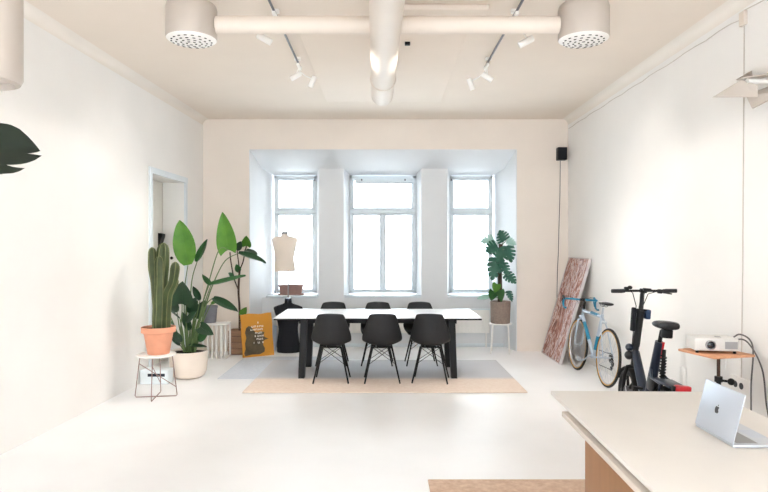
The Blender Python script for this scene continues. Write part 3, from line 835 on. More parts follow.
ck = mb.build('crankset', M['alu'], rb, local=True)
for s in (-1, 1):
    dv = V((0,.148,-.078)) * (1 if s < 0 else -1)
    c = BB + V((s*.115,0,0)) + dv
    mb = MB(); mb.cbox(c, (.075,.055,.016), .004); mb.ring(c + V((0,.05,.015)), .028, .004, 'X', 16, 6)
    mb.build('pedal', M['alu'], ck, local=True)
mb = MB()
yb, zb = BB.y, BB.z
mb.tube([(.045,yb,zb+.085),(.045,-WB,WR+.04)], .004, 6); mb.tube([(.045,yb,zb-.085),(.045,-WB+.02,WR-.135),(.045,-WB-.005,WR-.09),(.045,-WB+.03,WR-.045)], .004, 6)
mb.build('chain', M['rubber'], rb, local=True)
mb = MB(); mb.ring((.05,-WB+.015,WR-.12), .022, .005, 'X', 16, 6); mb.ring((.05,-WB-.0,WR-.06), .020, .005, 'X', 16, 6); mb.tube([(.055,-WB,WR-.02),(.06,-WB-.01,WR-.07),(.055,-WB+.012,WR-.13)], .01, 8)
mb.build('derailleur', M['black'], rb, local=True)
for q, w_ in (((0,.45,.70), .05), ((0,-.30,.715), .06)): MB().cbox(q, (w_,.03,.03), .006).build('brake_caliper', M['alu'], rb, local=True)

# ------------------------------------------------------------------ small electric bicycle
eb = thing('electric_bicycle', 'compact dark blue and black electric bike with upright column behind the pale desk', 'bicycle', (2.285, 5.28, .001), (0, math.radians(4), math.radians(-3)))
ER, EWB = .225, .42
def fat_wheel(y):
    w_ = MB().ring((0,y,ER), ER - .032, .032, 'X', 48, 12).build('wheel', M['rubber'], eb, local=True)
    mb = MB(); mb.ring((0,y,ER), ER - .066, .013, 'X', 48, 8)
    for i in range(6):
        a = 2*PI*i/6; mb.tube([(0,y+.04*math.cos(a),ER+.04*math.sin(a)),(0,y+(ER-.066)*math.cos(a+.2),ER+(ER-.066)*math.sin(a+.2))], [.016,.011], 8)
    mb.build('rim', M['black'], w_, local=True)
    MB().cyl((-.055,y,ER), (.055,y,ER), .055, 24).build('hub', M['track'], w_, local=True)
    return w_
fw = fat_wheel(EWB)
MB().ring((-.045,EWB,ER), .06, .004, 'X', 30, 6).build('brake_disc', M['alu'], fw, local=True)
fat_wheel(-EWB)
mb = MB()
for sx in (-1, 1): mb.tube([(sx*.055,EWB,ER), (sx*.057,EWB-.03,.40), (sx*.05,.355,.475), (0,.345,.485)], [.016,.018,.018,.02], 10)
mb.build('fork', M['black'], eb, local=True)
def fender(name, y, a0, a1):
    mb = MB(); rings = []
    for i in range(13):
        a = a0 + (a1 - a0) * i / 12; rr = ER + .018
        rings.append([V((x, y + (rr - abs(x)*.25 + d)*math.cos(a), ER + (rr - abs(x)*.25 + d)*math.sin(a))) for (x, d) in ((-.042,0),(-.02,.006),(.02,.006),(.042,0),(.02,.002),(-.02,.002))])
    return mb.loft(rings).build(name, M['black'], eb, local=True)
fender('front_fender', EWB, math.radians(20), math.radians(165)); fender('rear_fender', -EWB, math.radians(0), math.radians(150))
H0, H1, H2 = V((0,.345,.485)), V((0,.315,.68)), V((0,.235,1.195))
mb = MB(); mb.tube([H0, H1], .027, 16); mb.tube([H1, H1.lerp(H2,.62)], .033, 16); mb.tube([H1.lerp(H2,.60), H1.lerp(H2,.66)], .038, 16)
mb.tube([H1.lerp(H2,.66), H1.lerp(H2,.8), H2 + V((0,.02,-.03)), H2], [.022,.02,.02,.02], 14)
mb.build('steering_column', M['black_plastic'], eb, local=True)
mb = MB(); mb.tube([(-.285,.215,1.178),(-.10,.232,1.193),(0,.235,1.2),(.10,.232,1.207),(.285,.215,1.222)], .0115, 12); mb.cbox((0,.235,1.2), (.06,.045,.04), .008)
hb2 = mb.build('handlebar', M['black'], eb, local=True)
for sx in (-1, 1):
    MB().tube([(sx*.17,.226,1.199+sx*.0125),(sx*.20,.223,1.199+sx*.015),(sx*.29,.214,1.20+sx*.0225)], [.016,.019,.018], 12).build('grip', M['rubber'], hb2, local=True)
    mb = MB(); mb.cbox((sx*.15,.24,1.205), (.04,.04,.04), .008); mb.tube([(sx*.14,.265,1.2),(sx*.2,.275,1.193),(sx*.27,.262,1.188)], .006, 8)
    mb.build('brake_lever', M['black'], hb2, local=True)
MB().sphere((-.125,.225,1.222), .022, sz=.8).build('bell', M['black'], hb2, local=True)
MB().cbox((.02,.20,1.215), (.07,.04,.025), .006).build('display', M['black'], hb2, local=True)
mb = MB()
for sx in (-1, 1): mb.tube([(sx*.13,.262,1.2),(sx*.07,.30,1.17),(sx*.03,.30,1.05),(sx*.035,.31,.85),(sx*.03,.335,.6)], .004, 6)
mb.build('brake_cable', M['black'], eb, local=True)
MB().cbox((-.062,.262,.93), (.036,.06,.22), .012).build('column_bag', M['black_cloth'], eb, local=True)
mb = MB(); mb.cbox((.062,.262,.985), (.05,.06,.09), .012); mb.build('bell_box', M['blue'], eb, local=True)
mb = MB(); mb.box(-.045,.055,.235,.30,1.015,1.03,.004); mb.build('bag_clamp', M['black'], eb, local=True)
mb = MB(); mb.sphere((-.055,.33,.66), .036, sy=.9); mb.build('headlamp', M['ebike'], eb, local=True)
mb = MB(); mb.sphere((-.05,.335,.585), .042, sy=.9); mb.build('horn', M['black_plastic'], eb, local=True)
mb = MB()
mb.tube([V((0,.315,.62)), V((0,.20,.48)), V((0,.07,.33)), V((0,-.02,.28)), V((0,-.16,.27))], [.036,.04,.042,.044,.04], 14, sx=1.0)
mb.tube([V((0,-.06,.28)), V((0,-.125,.52)), V((0,-.20,.80))], [.044,.04,.034], 14)
for sx in (-1, 1):
    mb.tube([(sx*.04,-.10,.275),(sx*.07,-.25,.25),(sx*.075,-EWB,ER)], [.02,.018,.016], 10)
    mb.tube([(sx*.03,-.14,.56),(sx*.065,-.25,.50),(sx*.07,-.47,.49)], [.012,.011,.010], 10)
    mb.tube([(sx*.07,-.44,.49),(sx*.075,-EWB,ER)], [.010,.011], 10)
mb.build('frame', M['ebike'], eb, local=True)
MB().tube([V((0,-.205,.80)), V((0,-.235,.90))], .017, 12).build('seat_post', M['black'], eb, local=True)
mb = MB(); rings = []
for (y, w, z, h) in ((-.385,.03,.955,.05),(-.375,.085,.955,.08),(-.33,.102,.957,.088),(-.27,.098,.957,.08),(-.21,.078,.952,.05),(-.15,.045,.947,.042),(-.10,.028,.943,.034),(-.08,.012,.94,.02)):
    rings.append([V((w*math.copysign(abs(math.cos(a))**.65, math.cos(a)), y, z + h*.38*math.copysign(abs(math.sin(a))**.75, math.sin(a)))) for a in [2*PI*j/24 for j in range(24)]])
mb.loft(rings).build('saddle', M['black_plastic'], eb, local=True)
MB().cbox((.01,-.31,.885), (.085,.06,.075), .012).build('under_seat_block', M['black'], eb, local=True)
mb = MB(); mb.hexa([V((.008,-.196,.66)),V((.036,-.19,.66)),V((.036,-.172,.66)),V((.008,-.176,.66)),V((.012,-.232,.80)),V((.036,-.226,.80)),V((.036,-.208,.80)),V((.012,-.212,.80))])
mb.build('red_strip', M['red'], eb, local=True)
mb = MB(); pts = []
for i in range(60):
    a = i * .8; pts.append(V((.03 + .021*math.cos(a), -.235 + .021*math.sin(a), .50 + i * .0032)))
mb.tube(pts, .007, 6); mb.cyl((.03,-.235,.46),(.03,-.235,.74), .016, 10)
mb.build('shock_spring', M['black'], eb, local=True)
MB().cbox((.0,-.17,.43), (.10,.13,.12), .02).build('battery_box', M['black_plastic'], eb, local=True)
mb = MB(); mb.box(-.075,.075,-.62,-.33,.495,.515,.006); mb.build('rear_rack', M['ebike'], eb, local=True)
MB().box(-.035,.085,-.66,-.60,.475,.528,.012).build('tail_light', M['red'], eb, local=True)
MB().box(-.055,-.035,-.655,-.61,.48,.522,.005).build('light_bracket', M['black'], eb, local=True)
mb = MB(); mb.cyl((-.07,-.02,.28),(.07,-.02,.28), .012, 12); mb.ring((.055,-.02,.28), .065, .006, 'X', 30, 6)
mb.tube([(.075,-.02,.28),(.085,.08,.18)], .009, 8); mb.tube([(-.075,-.02,.28),(-.085,-.12,.38)], .009, 8)
mb.cbox((.125,.08,.18), (.08,.06,.018), .004); mb.cbox((-.125,-.12,.38), (.08,.06,.018), .004)
mb.build('crankset', M['black'], eb, local=True)
MB().tube([(-.05,-.10,.27),(-.12,-.13,.14),(-.20,-.16,.019)], .009, 8).build('kickstand', M['black'], eb, local=True)

# ------------------------------------------------------------------ projector on a tripod tray
pj = thing('tripod_stand', 'wooden tray on a dark tripod pole by the right wall', 'stand', (2.52, 4.52, 0))
TZ = .81
RZ = Matrix.Rotation(math.radians(14), 4, 'Z')
TM = Matrix.Translation((2.505, 4.53, TZ)) @ RZ
MB().box(-.18,.18,-.18,.185,-.018,.0,.004, TM).build('tray', M['tray'], pj)
mb = MB(); mb.cyl((2.52,4.52,.36),(2.52,4.52,TZ-.018), .0125, 14); mb.cyl((2.52,4.52,TZ-.035),(2.52,4.52,TZ-.018), .05, 18)
mb.build('pole', M['bark'], pj)
mb = MB(); mb.cyl((2.52,4.52,.28),(2.52,4.52,.60), .017, 14); mb.cyl((2.52,4.52,.585),(2.52,4.52,.625), .028, 16)
mb.build('lower_tube', M['black'], pj)
mb = MB(); mb.cyl((2.52,4.50,.60),(2.565,4.46,.60), .009, 8); mb.sphere((2.575,4.45,.60), .026)
mb.build('clamp_knob', M['black'], pj)
for k in range(3):
    a = math.radians(80 + 120*k)
    dx, dy = math.cos(a), math.sin(a)
    lg = MB().tube([(2.52+dx*.03,4.52+dy*.03,.44),(2.52+dx*.27,4.52+dy*.27,.012)], .009, 8).build('leg', M['black'], pj)
    MB().tube([(2.52+dx*.02,4.52+dy*.02,.29),(2.52+dx*.15,4.52+dy*.15,.226)], .005, 6).build('brace', M['black'], lg)
pr = thing('projector', 'white projector with round lens resting on the wooden tray', 'projector', (2.482, 4.55, TZ+.002), (0,0,math.radians(-9)))
MB().box(-.155,.155,-.11,.10,.016,.112,.014, seg=3).build('body', M['projector'], pr, local=True)
mb = MB()
MR = Matrix.Rotation(PI/2, 3, 'X')
mb.lathe([(.030,0),(.036,.002),(.036,.016),(.029,.018),(.027,.006),(.030,0)], c=(-.045,-.108,.062), M=MR, n=28)
lr = mb.build('lens_ring', M['grille'], pr, local=True)
MB().lathe([(0,.012),(.016,.010),(.027,.004),(.027,0),(0,0)], c=(-.045,-.108,.062), M=MR, n=28).build('lens', M['lens'], lr, local=True)
mb = MB(); mb.box(.055,.142,-.112,-.109,.034,.088); mb.mark(0)
for i in range(9): mb.box(.057,.14,-.1135,-.112,.037+i*.0056,.040+i*.0056)
mb.build('vent_grille', M['grille'], pr, local=True)
MB().box(.01,.05,-.06,-.02,.112,.116,.002).build('top_buttons', M['grille'], pr, local=True)
for (x, y) in ((-.13,-.085),(.13,-.085),(0,.08)): MB().cyl((x,y,-.001),(x,y,.018), .011, 12).build('foot', M['black'], pr, local=True)
def cord(pts, r, label, name='power_cable', m='cord', cat='cable'):
    P_ = [V(p) for p in pts]; out = []
    for i in range(len(P_)-1):
        p0, p1, p2, p3 = P_[max(i-1,0)], P_[i], P_[i+1], P_[min(i+2,len(P_)-1)]
        for k in range(8):
            t_ = k/8; out.append(.5*((2*p1)+(-p0+p2)*t_+(2*p0-5*p1+4*p2-p3)*t_*t_+(-p0+3*p1-3*p2+p3)*t_**3))
    out.append(P_[-1])
    o = MB().tube(out, r, 8).build(name, M[m]); tag(o, label, cat, 'cables hanging from the projector'); return o
cord([(2.66,4.62,.875),(2.73,4.60,.93),(2.795,4.55,.85),(2.79,4.56,.55),(2.79,4.56,.3),(2.78,4.55,.05),(2.72,4.5,.01)], .006, 'dark cable looping from the projector and hanging furthest left beside the tray')
cord([(2.655,4.645,.86),(2.76,4.58,.885),(2.808,4.46,.70),(2.808,4.40,.42),(2.805,4.30,.2),(2.79,4.2,.01)], .006, 'dark cable hanging from the projector nearest the right edge of the picture')

# ------------------------------------------------------------------ leaves
def leaf(mb, base, tip, w, up, kind='oval', fold=.12, droop=.0, n=12, m=8):
    base, tip, up = V(base), V(tip), V(up).normalized()
    d = tip - base; L = d.length; d.normalize()
    up = (up - d * up.dot(d)).normalized(); side = d.cross(up)
    def wid(t):
        if kind == 'oval': return math.sin(PI * min(1, t*.96+.04) ** .8) ** .7
        if kind == 'heart': return (math.sin(PI * (t*.93+.07) ** .55)) ** .75
        return math.sin(PI * (t*.95+.05) ** .65) ** .7
    def pt(t, u):
        ww = max(wid(t), .02) * w / 2
        back = -.13 * L * abs(u)**1.5 * (1 - t)**3 if kind in ('heart', 'monstera') else 0
        return base + d * (L*t + back) + side * (ww*u) + up * (fold*w*abs(u)**1.3*.6 - droop*L*t*t - .12*droop*w*u*u)
    bm = mb.bm
    if kind != 'monstera':
        g = [[bm.verts.new(pt(i/n, -1 + 2*j/m)) for j in range(m+1)] for i in range(n+1)]
        for i in range(n):
            for j in range(m): bm.faces.new((g[i][j],g[i][j+1],g[i+1][j+1],g[i+1][j]))
    else:
        core = .42
        g = [[bm.verts.new(pt(i/n, core*(-1 + 2*j/4))) for j in range(5)] for i in range(n+1)]
        for i in range(n):
            for j in range(4): bm.faces.new((g[i][j],g[i][j+1],g[i+1][j+1],g[i+1][j]))
        K = 5
        for s in (-1, 1):
            for k in range(K):
                t0 = k/K; t1 = (k+1)/K
                rows = []
                for q in range(4):
                    f = q/3; u = s*(core*.9 + (1-core*.9)*f)
                    sh = .10*f; gap = .35*f*(t1-t0) if f > 0 else 0
                    a, b = t0 + sh + gap*.5, t1 + sh - gap*.5
                    rows.append([pt(min(1,a + (b-a)*z/2), u) for z in range(3)])
                vv = [[bm.verts.new(p) for p in r] for r in rows]
                for q in range(3):
                    for z in range(2): bm.faces.new((vv[q][z],vv[q][z+1],vv[q+1][z+1],vv[q+1][z]))
    # midrib
    mb.tube([pt(i/6*.97, 0) + up*.0 for i in range(7)], [max(.0035*min(1,w*6)*(1-.8*i/6), .0008) for i in range(7)], 5)
    return mb
def curve(pts, k=6):
    P_ = [V(p) for p in pts]; out = []
    for i in range(len(P_)-1):
        p0, p1, p2, p3 = P_[max(i-1,0)], P_[i], P_[i+1], P_[min(i+2,len(P_)-1)]
        for q in range(k):
            t_ = q/k; out.append(.5*((2*p1)+(-p0+p2)*t_+(2*p0-5*p1+4*p2-p3)*t_*t_+(-p0+3*p1-3*p2+p3)*t_**3))
    return out + [P_[-1]]
def plant(root, items, stemmat='stem', rs=.006):
    """items: (stem pixel path [(px,py,Y)..] or None, tip (px,py,Y), width px, up, kind, material, fold, droop); leaf starts where the stem ends"""
    for it in items:
        path, tip, wpx, up, kind, m = it[:6]
        fold = it[6] if len(it) > 6 else .12; droop = it[7] if len(it) > 7 else 0
        pts = [P(*q) for q in path]
        T = P(*tip)
        lf = leaf(MB(), pts[-1], T, wpx / (F / pts[-1].y), up, kind, fold, droop).build('leaf', M[m], root, sharp=60)
        if len(pts) > 1:
            c = curve(pts); n = len(c)
            MB().tube(c, [rs*(1.3 - .7*i/(n-1)) for i in range(n)], 6).build('leaf_stalk', M[it[8] if len(it) > 8 else stemmat], lf)
FR, UPV = (0,-1,.25), (0,-.35,1)

# ------------------------------------------------------------------ wire stool with potted cactus
sx0, sy0 = -2.43, 6.40
wt = thing('wire_stool', 'white round topped wire stool carrying the terracotta cactus pot', 'stool', (sx0, sy0, .001))
MB().lathe([(0,.44),(.19,.44),(.203,.447),(.203,.458),(.196,.463),(0,.463)], n=40).build('top', M['white'], wt, local=True)
for k in range(2):
    a = math.radians(8 + 90*k); u = V((math.cos(a), math.sin(a), 0))
    mb = MB()
    for s in (-1, 1):
        q = u*s + u.cross(V((0,0,1)))*0
    pts = [u*-.165 + V((0,0,.44)), u*-.215 + V((0,0,.02)), u*-.205 + V((0,0,.006)), u*.205 + V((0,0,.006)), u*.215 + V((0,0,.02)), u*.165 + V((0,0,.44))]
    mb.tube(pts, .005, 8); mb.tube([u*-.175 + V((0,0,.36)), u*.209 + V((0,0,.10))], .004, 6)
    mb.build('wire_leg', M['wire'], wt, local=True)
ct = thing('potted_cactus', 'tall columnar cactus in a terracotta pot on the wire stool', 'plant', (-2.405, 6.40, .465))
MB().lathe([(0,0),(.108,0),(.112,.004),(.150,.222),(.170,.226),(.176,.232),(.176,.285),(.168,.288),(.158,.28),(.155,.25),(0,.25)], n=40).build('pot', M['terra'], ct, local=True)
MB().lathe([(0,.245),(.156,.245),(.156,.262),(.08,.268),(0,.265)], n=28).build('soil', M['soil'], ct, local=True)
def column(path, R, ribs=6, phase=0, tipn=6):
    pts = curve([P(*q) for q in path], 7)
    n = len(pts); L = [0]
    for i in range(1, n): L.append(L[-1] + (pts[i]-pts[i-1]).length)
    tot = L[-1]; mb = MB(); ed = MB()
    rings = []; edges = [[] for _ in range(ribs)]
    u = V((1,0,0))
    seq = [(pts[i], min(L[i]/tot, 1)) for i in range(n)]
    last = pts[-1]; dirv = (pts[-1]-pts[-2]).normalized()
    for i in range(n):
        t = (pts[min(i+1,n-1)] - pts[max(i-1,0)]).normalized()
        uu = (u - t*u.dot(t)).normalized(); ww = t.cross(uu)
        d_end = tot - L[i]
        r = R * (1 if d_end > R*1.6 else math.sqrt(max(.02, 1 - ((R*1.6 - d_end)/(R*1.6))**2)))
        r *= (.86 + .14*min(1, L[i]/(R*3))) * (1 + .04*math.sin(L[i]*21))
        ring = []
        for j in range(ribs*4):
            a = 2*PI*j/(ribs*4) + phase
            k = (1.0, .80, .66, .80)[j % 4]
            q = pts[i] + (uu*math.cos(a) + ww*math.sin(a))*r*k
            ring.append(q)
            if j % 4 == 0: edges[j//4].append(q)
        rings.append(ring)
    mb.loft(rings)
    col = mb.build('cactus_column', M['cactus'], ct, sharp=75)
    for e_ in edges: ed.tube(e_, .0045, 5)
    ed.build('ribs', M['cactus_edge'], col)
Yc = 6.40
column([(160,330,Yc),(160.5,300,Yc),(162,270,Yc),(163.5,243,Yc)], .066, 6, .2)
column([(156,330,Yc-.02),(156.5,305,Yc-.03),(155,285,Yc-.03),(152.5,268,Yc-.03),(152,247.5,Yc-.03)], .045, 5, .5)
column([(166,330,Yc-.03),(166.5,308,Yc-.05),(168,293,Yc-.05),(173,281,Yc-.05),(175.5,262,Yc-.05)], .047, 5, .1)
column([(158,330,Yc-.06),(159,300,Yc-.08),(159.5,275,Yc-.06),(159.5,256,Yc-.05)], .050, 5, .8)
column([(165,330,Yc+.05),(167,300,Yc+.06),(172,288,Yc+.06),(177,279,Yc+.06)], .04, 5, .4)

# ------------------------------------------------------------------ bird of paradise in the white pot
sp_ = thing('paddle_leaf_plant', 'tall plant with paddle leaves in a round cream pot by the doorway', 'plant', (-2.41, 7.40, .001))
MB().lathe([(0,0),(.15,0),(.19,.02),(.215,.08),(.226,.18),(.229,.315),(.224,.325),(.214,.318),(.210,.285),(0,.285)], n=44).build('pot', M['pot_white'], sp_, local=True)
MB().lathe([(0,.28),(.211,.28),(.21,.296),(.1,.304),(0,.30)], n=28).build('soil', M['soil'], sp_, local=True)
Y0 = 7.4
plant(sp_, [
 ([(187,352,Y0),(184.5,320,Y0),(184.5,290,Y0),(188,265,Y0)], (179.5,220,Y0+.05), 22, (.1,-1,.1), 'oval', 'leaf', .10, .02),
 ([(190,352,Y0),(190,310,Y0+.05),(192,280,Y0+.1),(197,262,Y0+.15)], (207,239,Y0+.25), 11, (-.5,-.8,.3), 'oval', 'leaf_mid', .2, .05),
 ([(193,352,Y0),(200,315,Y0),(208,285,Y0),(219,250,Y0),(228,250,Y0)], (222.5,212,Y0+.06), 21, (-.15,-1,.15), 'heart', 'leaf', .12, .03),
 ([(195,352,Y0),(206,305,Y0),(214,282,Y0),(225,261,Y0),(238,253.5,Y0)], (266,261,Y0-.1), 10, (.1,-.5,1), 'oval', 'leaf_dark', .35, .10),
 ([(194,352,Y0-.05),(201,310,Y0-.05),(209,285,Y0-.05)], (247,278,Y0-.2), 11, (.15,-.6,1), 'oval', 'leaf_mid', .25, -.05),
 ([(194,352,Y0+.02),(202,312,Y0),(211,285,Y0)], (202.5,274,Y0-.1), 7, (-.4,-.8,.4), 'oval', 'leaf_mid', .15),
 ([(194,352,Y0-.08),(199,325,Y0-.1),(206,305,Y0-.1),(213,298,Y0-.1)], (238,311,Y0-.25), 11, (.3,-.7,.8), 'oval', 'leaf_dark', .2, .05),
 ([(184,352,Y0-.08),(181,330,Y0-.15),(182,312,Y0-.2),(182,304,Y0-.2)], (183,281,Y0-.28), 23, (0,-1,.1), 'heart', 'leaf_dark', .08),
 ([(184,352,Y0-.1),(183,335,Y0-.15),(181,324,Y0-.2),(180,319,Y0-.2)], (167.5,309,Y0-.4), 6, (.2,-.6,.8), 'oval', 'leaf_dark', .2),
 ([(189,352,Y0-.1),(194,338,Y0-.2),(200,327,Y0-.25)], (214,335,Y0-.4), 12, (-.1,-1,.4), 'heart', 'leaf_dark', .1),
 ([(187,352,Y0),(188,330,Y0),(190,313,Y0)], (196,297,Y0-.1), 11, (.2,-1,.2), 'oval', 'leaf_dark', .15),
 ([(187,352,Y0-.05),(187,335,Y0-.1),(186,322,Y0-.12)], (197,311,Y0-.2), 8, (.2,-.8,.6), 'oval', 'leaf_dark', .15),
 ([(195,352,Y0+.02),(203,322,Y0+.05),(211,304,Y0+.05)], (222,298,Y0), 6, (0,-.7,.7), 'oval', 'leaf', .15),
 ([(189,352,Y0-.05),(189,345,Y0-.1)], (207,347,Y0-.28), 6, (0,-.6,1), 'oval', 'leaf_dark', .15),
 ([(185,352,Y0-.05),(180,345,Y0-.1)], (169,336,Y0-.2), 6, (0,-.7,.8), 'oval', 'leaf_dark', .15),
 ([(185,352,Y0-.02),(176,330,Y0-.05),(168,312,Y0-.02),(158,300,Y0+.02)], (145.5,291,Y0+.0), 11, (.2,-1,.3), 'heart', 'leaf_dark', .1),
 ([(186,352,Y0),(178,335,Y0-.1),(174,325,Y0-.12)], (168,321,Y0-.2), 5, (.2,-.7,.8), 'oval', 'leaf_mid', .15),
 ([(186,352,Y0),(180,330,Y0+.05),(177,312,Y0+.05)], (170,296,Y0+.02), 10, (-.2,-1,.2), 'oval', 'leaf_dark', .12),
 ([(190,352,Y0),(193,330,Y0+.05),(196,318,Y0+.05)], (206,300,Y0+.02), 11, (.2,-1,.2), 'oval', 'leaf_dark', .12),
 ([(188,352,Y0-.02),(189,338,Y0-.05),(190,330,Y0-.06)], (183,312,Y0-.1), 9, (-.2,-1,.2), 'oval', 'leaf_dark', .15),
 ([(192,352,Y0-.02),(196,345,Y0-.08),(199,341,Y0-.12)], (209,328,Y0-.2), 8, (.2,-1,.4), 'oval', 'leaf_mid', .15),
 ([(187,352,Y0-.05),(184,346,Y0-.1),(181,342,Y0-.14)], (173,330,Y0-.2), 8, (-.2,-1,.4), 'oval', 'leaf_dark', .15),
 ([(191,352,Y0-.04),(195,325,Y0-.06),(200,300,Y0-.03)], (193,286,Y0-.05), 7, (-.2,-.9,.3), 'oval', 'leaf_dark', .15),
], rs=.0085)
for (a, b, c) in (((188,352),(186,325),(187,300)), ((191,352),(193,325),(198,300)), ((189,352),(190,330),(189,308)), ((193,352),(196,330),(203,310))):
    MB().tube(curve([P(a[0],a[1],Y0+.02), P(b[0],b[1],Y0+.02), P(c[0],c[1],Y0+.03)]), [.012]*12 + [.004], 7).build('stem', M['stem'], sp_)

# low white box behind the stool
lb = thing('storage_box', 'low pale white box with a dark slot on the floor behind the wire stool', 'box', (-2.67, 7.07, .001))
MB().box(-.17,.155,-.09,.09,0,.165,.006).build('box_body', M['offwhite_box'], lb, local=True)
MB().box(-.08,.12,-.0915,-.088,.09,.125,.002).build('slot', M['ebike'], lb, local=True)

# slatted side table with grey pot, crate with leggy tree
sl = thing('slatted_table', 'white slatted side table behind the cream plant pot', 'side table', (-2.43, 8.72, .001))
MB().box(-.175,.175,-.14,.14,.475,.5,.01).build('top', M['white'], sl, local=True)
for i in range(6):
    x = -.16 + i*.064
    MB().box(x-.011,x+.011,-.135,-.115,0,.476,.003).build('slat', M['white'], sl, local=True)
for i in range(4):
    x = -.16 + i*.1067
    MB().box(x-.011,x+.011,.115,.135,0,.476,.003).build('slat', M['white'], sl, local=True)
for s in (-1, 1): MB().box(s*.163-.011,s*.163+.011,-.135,.135,.0,.02,.003).build('foot_rail', M['white'], sl, local=True)
gp = thing('grey_pot', 'slate grey plant pot standing on the white slatted table', 'plant pot', (-2.53, 8.72, .502))
MB().lathe([(0,0),(.085,0),(.09,.005),(.105,.215),(.112,.216),(.112,.245),(.10,.245),(.094,.20),(0,.20)], n=30).build('pot', M['pot_grey'], gp, local=True)
MB().lathe([(0,.195),(.095,.195),(.095,.21),(0,.215)], n=24).build('soil', M['soil'], gp, local=True)

ft = thing('crate_tree', 'thin bare stemmed fig tree growing from a brown wooden crate beside the mustard canvas', 'plant', (-2.02, 9.03, .001))
x0, x1, y0, y1 = -2.31, -1.86, 8.90, 9.16
mb = MB()
for k in range(4):
    z0, z1 = .003 + k*.09, .003 + k*.09 + .084
    mb.box(x0,x1,y0,y0+.015,z0,z1,.002); mb.box(x0,x1,y1-.015,y1,z0,z1,.002)
    mb.box(x0,x0+.015,y0+.015,y1-.015,z0,z1,.002); mb.box(x1-.015,x1,y0+.015,y1-.015,z0,z1,.002)
mb.box(x0,x1,y0,y1,.0,.014)
mb.build('crate', M['crate'], ft)
MB().box(x0+.015,x1-.015,y0+.015,y1-.015,.02,.30,.004).build('soil', M['soil'], ft)
YT = 9.03
tk = MB().tube(curve([P(239.5,338,YT),P(239.5,310,YT),P(238.5,290,YT),P(239.8,268,YT)]), [.016]*18 + [.011], 8)
tk.tube(curve([P(238.5,290,YT),P(234,278,YT),P(231,262,YT),P(230,252,YT)]), [.010]*18 + [.006], 7)
tk.tube(curve([P(239.6,270,YT),P(243,262,YT),P(245,252,YT),P(246.5,246,YT-.05)]), [.010]*18 + [.005], 7)
tk.tube(curve([P(239.6,270,YT),P(238,258,YT),P(237,250,YT)]), [.009]*12 + [.005], 7)
tk.build('trunk', M['bark'], ft)
plant(ft, [
 ([(246.5,246,YT-.05)], (246.5,235.5,YT-.12), 10, (0,-1,.2), 'heart', 'leaf', .1),
 ([(237,250,YT)], (241.5,241,YT-.1), 7, (.3,-1,.3), 'oval', 'leaf_dark', .15),
 ([(246,250,YT)], (257,256,YT-.25), 9, (.2,-.6,1), 'oval', 'leaf_dark', .2),
 ([(234,279,YT)], (228,273,YT-.12), 7, (0,-.8,.6), 'oval', 'leaf_mid', .15),
 ([(239,272,YT)], (236,264,YT-.1), 6, (0,-.8,.6), 'oval', 'leaf_mid', .15),
 ([(239.5,320,YT),(242,315,YT-.1)], (247,307,YT-.15), 8, (0,-1,.3), 'heart', 'leaf', .12),
 ([(239.5,322,YT),(243,320,YT-.1)], (249,320,YT-.2), 7, (0,-.7,.8), 'oval', 'leaf_mid', .12),
], rs=.005)

# ------------------------------------------------------------------ monstera on the white plant stand
ps2 = thing('plant_stand', 'thin white metal plant stand in the right corner of the bay', 'plant stand', (1.755, 9.05, .001))
mb = MB(); mb.ring((0,0,.445), .165, .009, 'Z', 36, 8); mb.cyl((0,0,.436),(0,0,.452), .158, 32)
mb.build('top', M['white'], ps2, local=True)
for k in range(4):
    a = math.radians(32 + 90*k)
    MB().tube([(math.cos(a)*.16,math.sin(a)*.16,.44),(math.cos(a)*.19,math.sin(a)*.19,.003)], .009, 8).build('leg', M['white'], ps2, local=True)
mp_ = thing('potted_monstera', 'monstera with split leaves in a taupe pot on the white stand in the bay', 'plant', (1.755, 9.05, .454))
MB().lathe([(0,0),(.135,0),(.142,.006),(.152,.30),(.152,.325),(.145,.33),(.138,.32),(.136,.28),(0,.28)], n=36).build('pot', M['pot_taupe'], mp_, local=True)
MB().lathe([(0,.275),(.136,.275),(.136,.295),(0,.30)], n=24).build('soil', M['soil'], mp_, local=True)
YM = 9.05
MB().tube(curve([P(500,304,YM),P(500,285,YM),P(499.5,262,YM),P(501,244,YM)]), [.035]*10 + [.03]*9, 9).build('moss_pole', M['bark'], mp_)
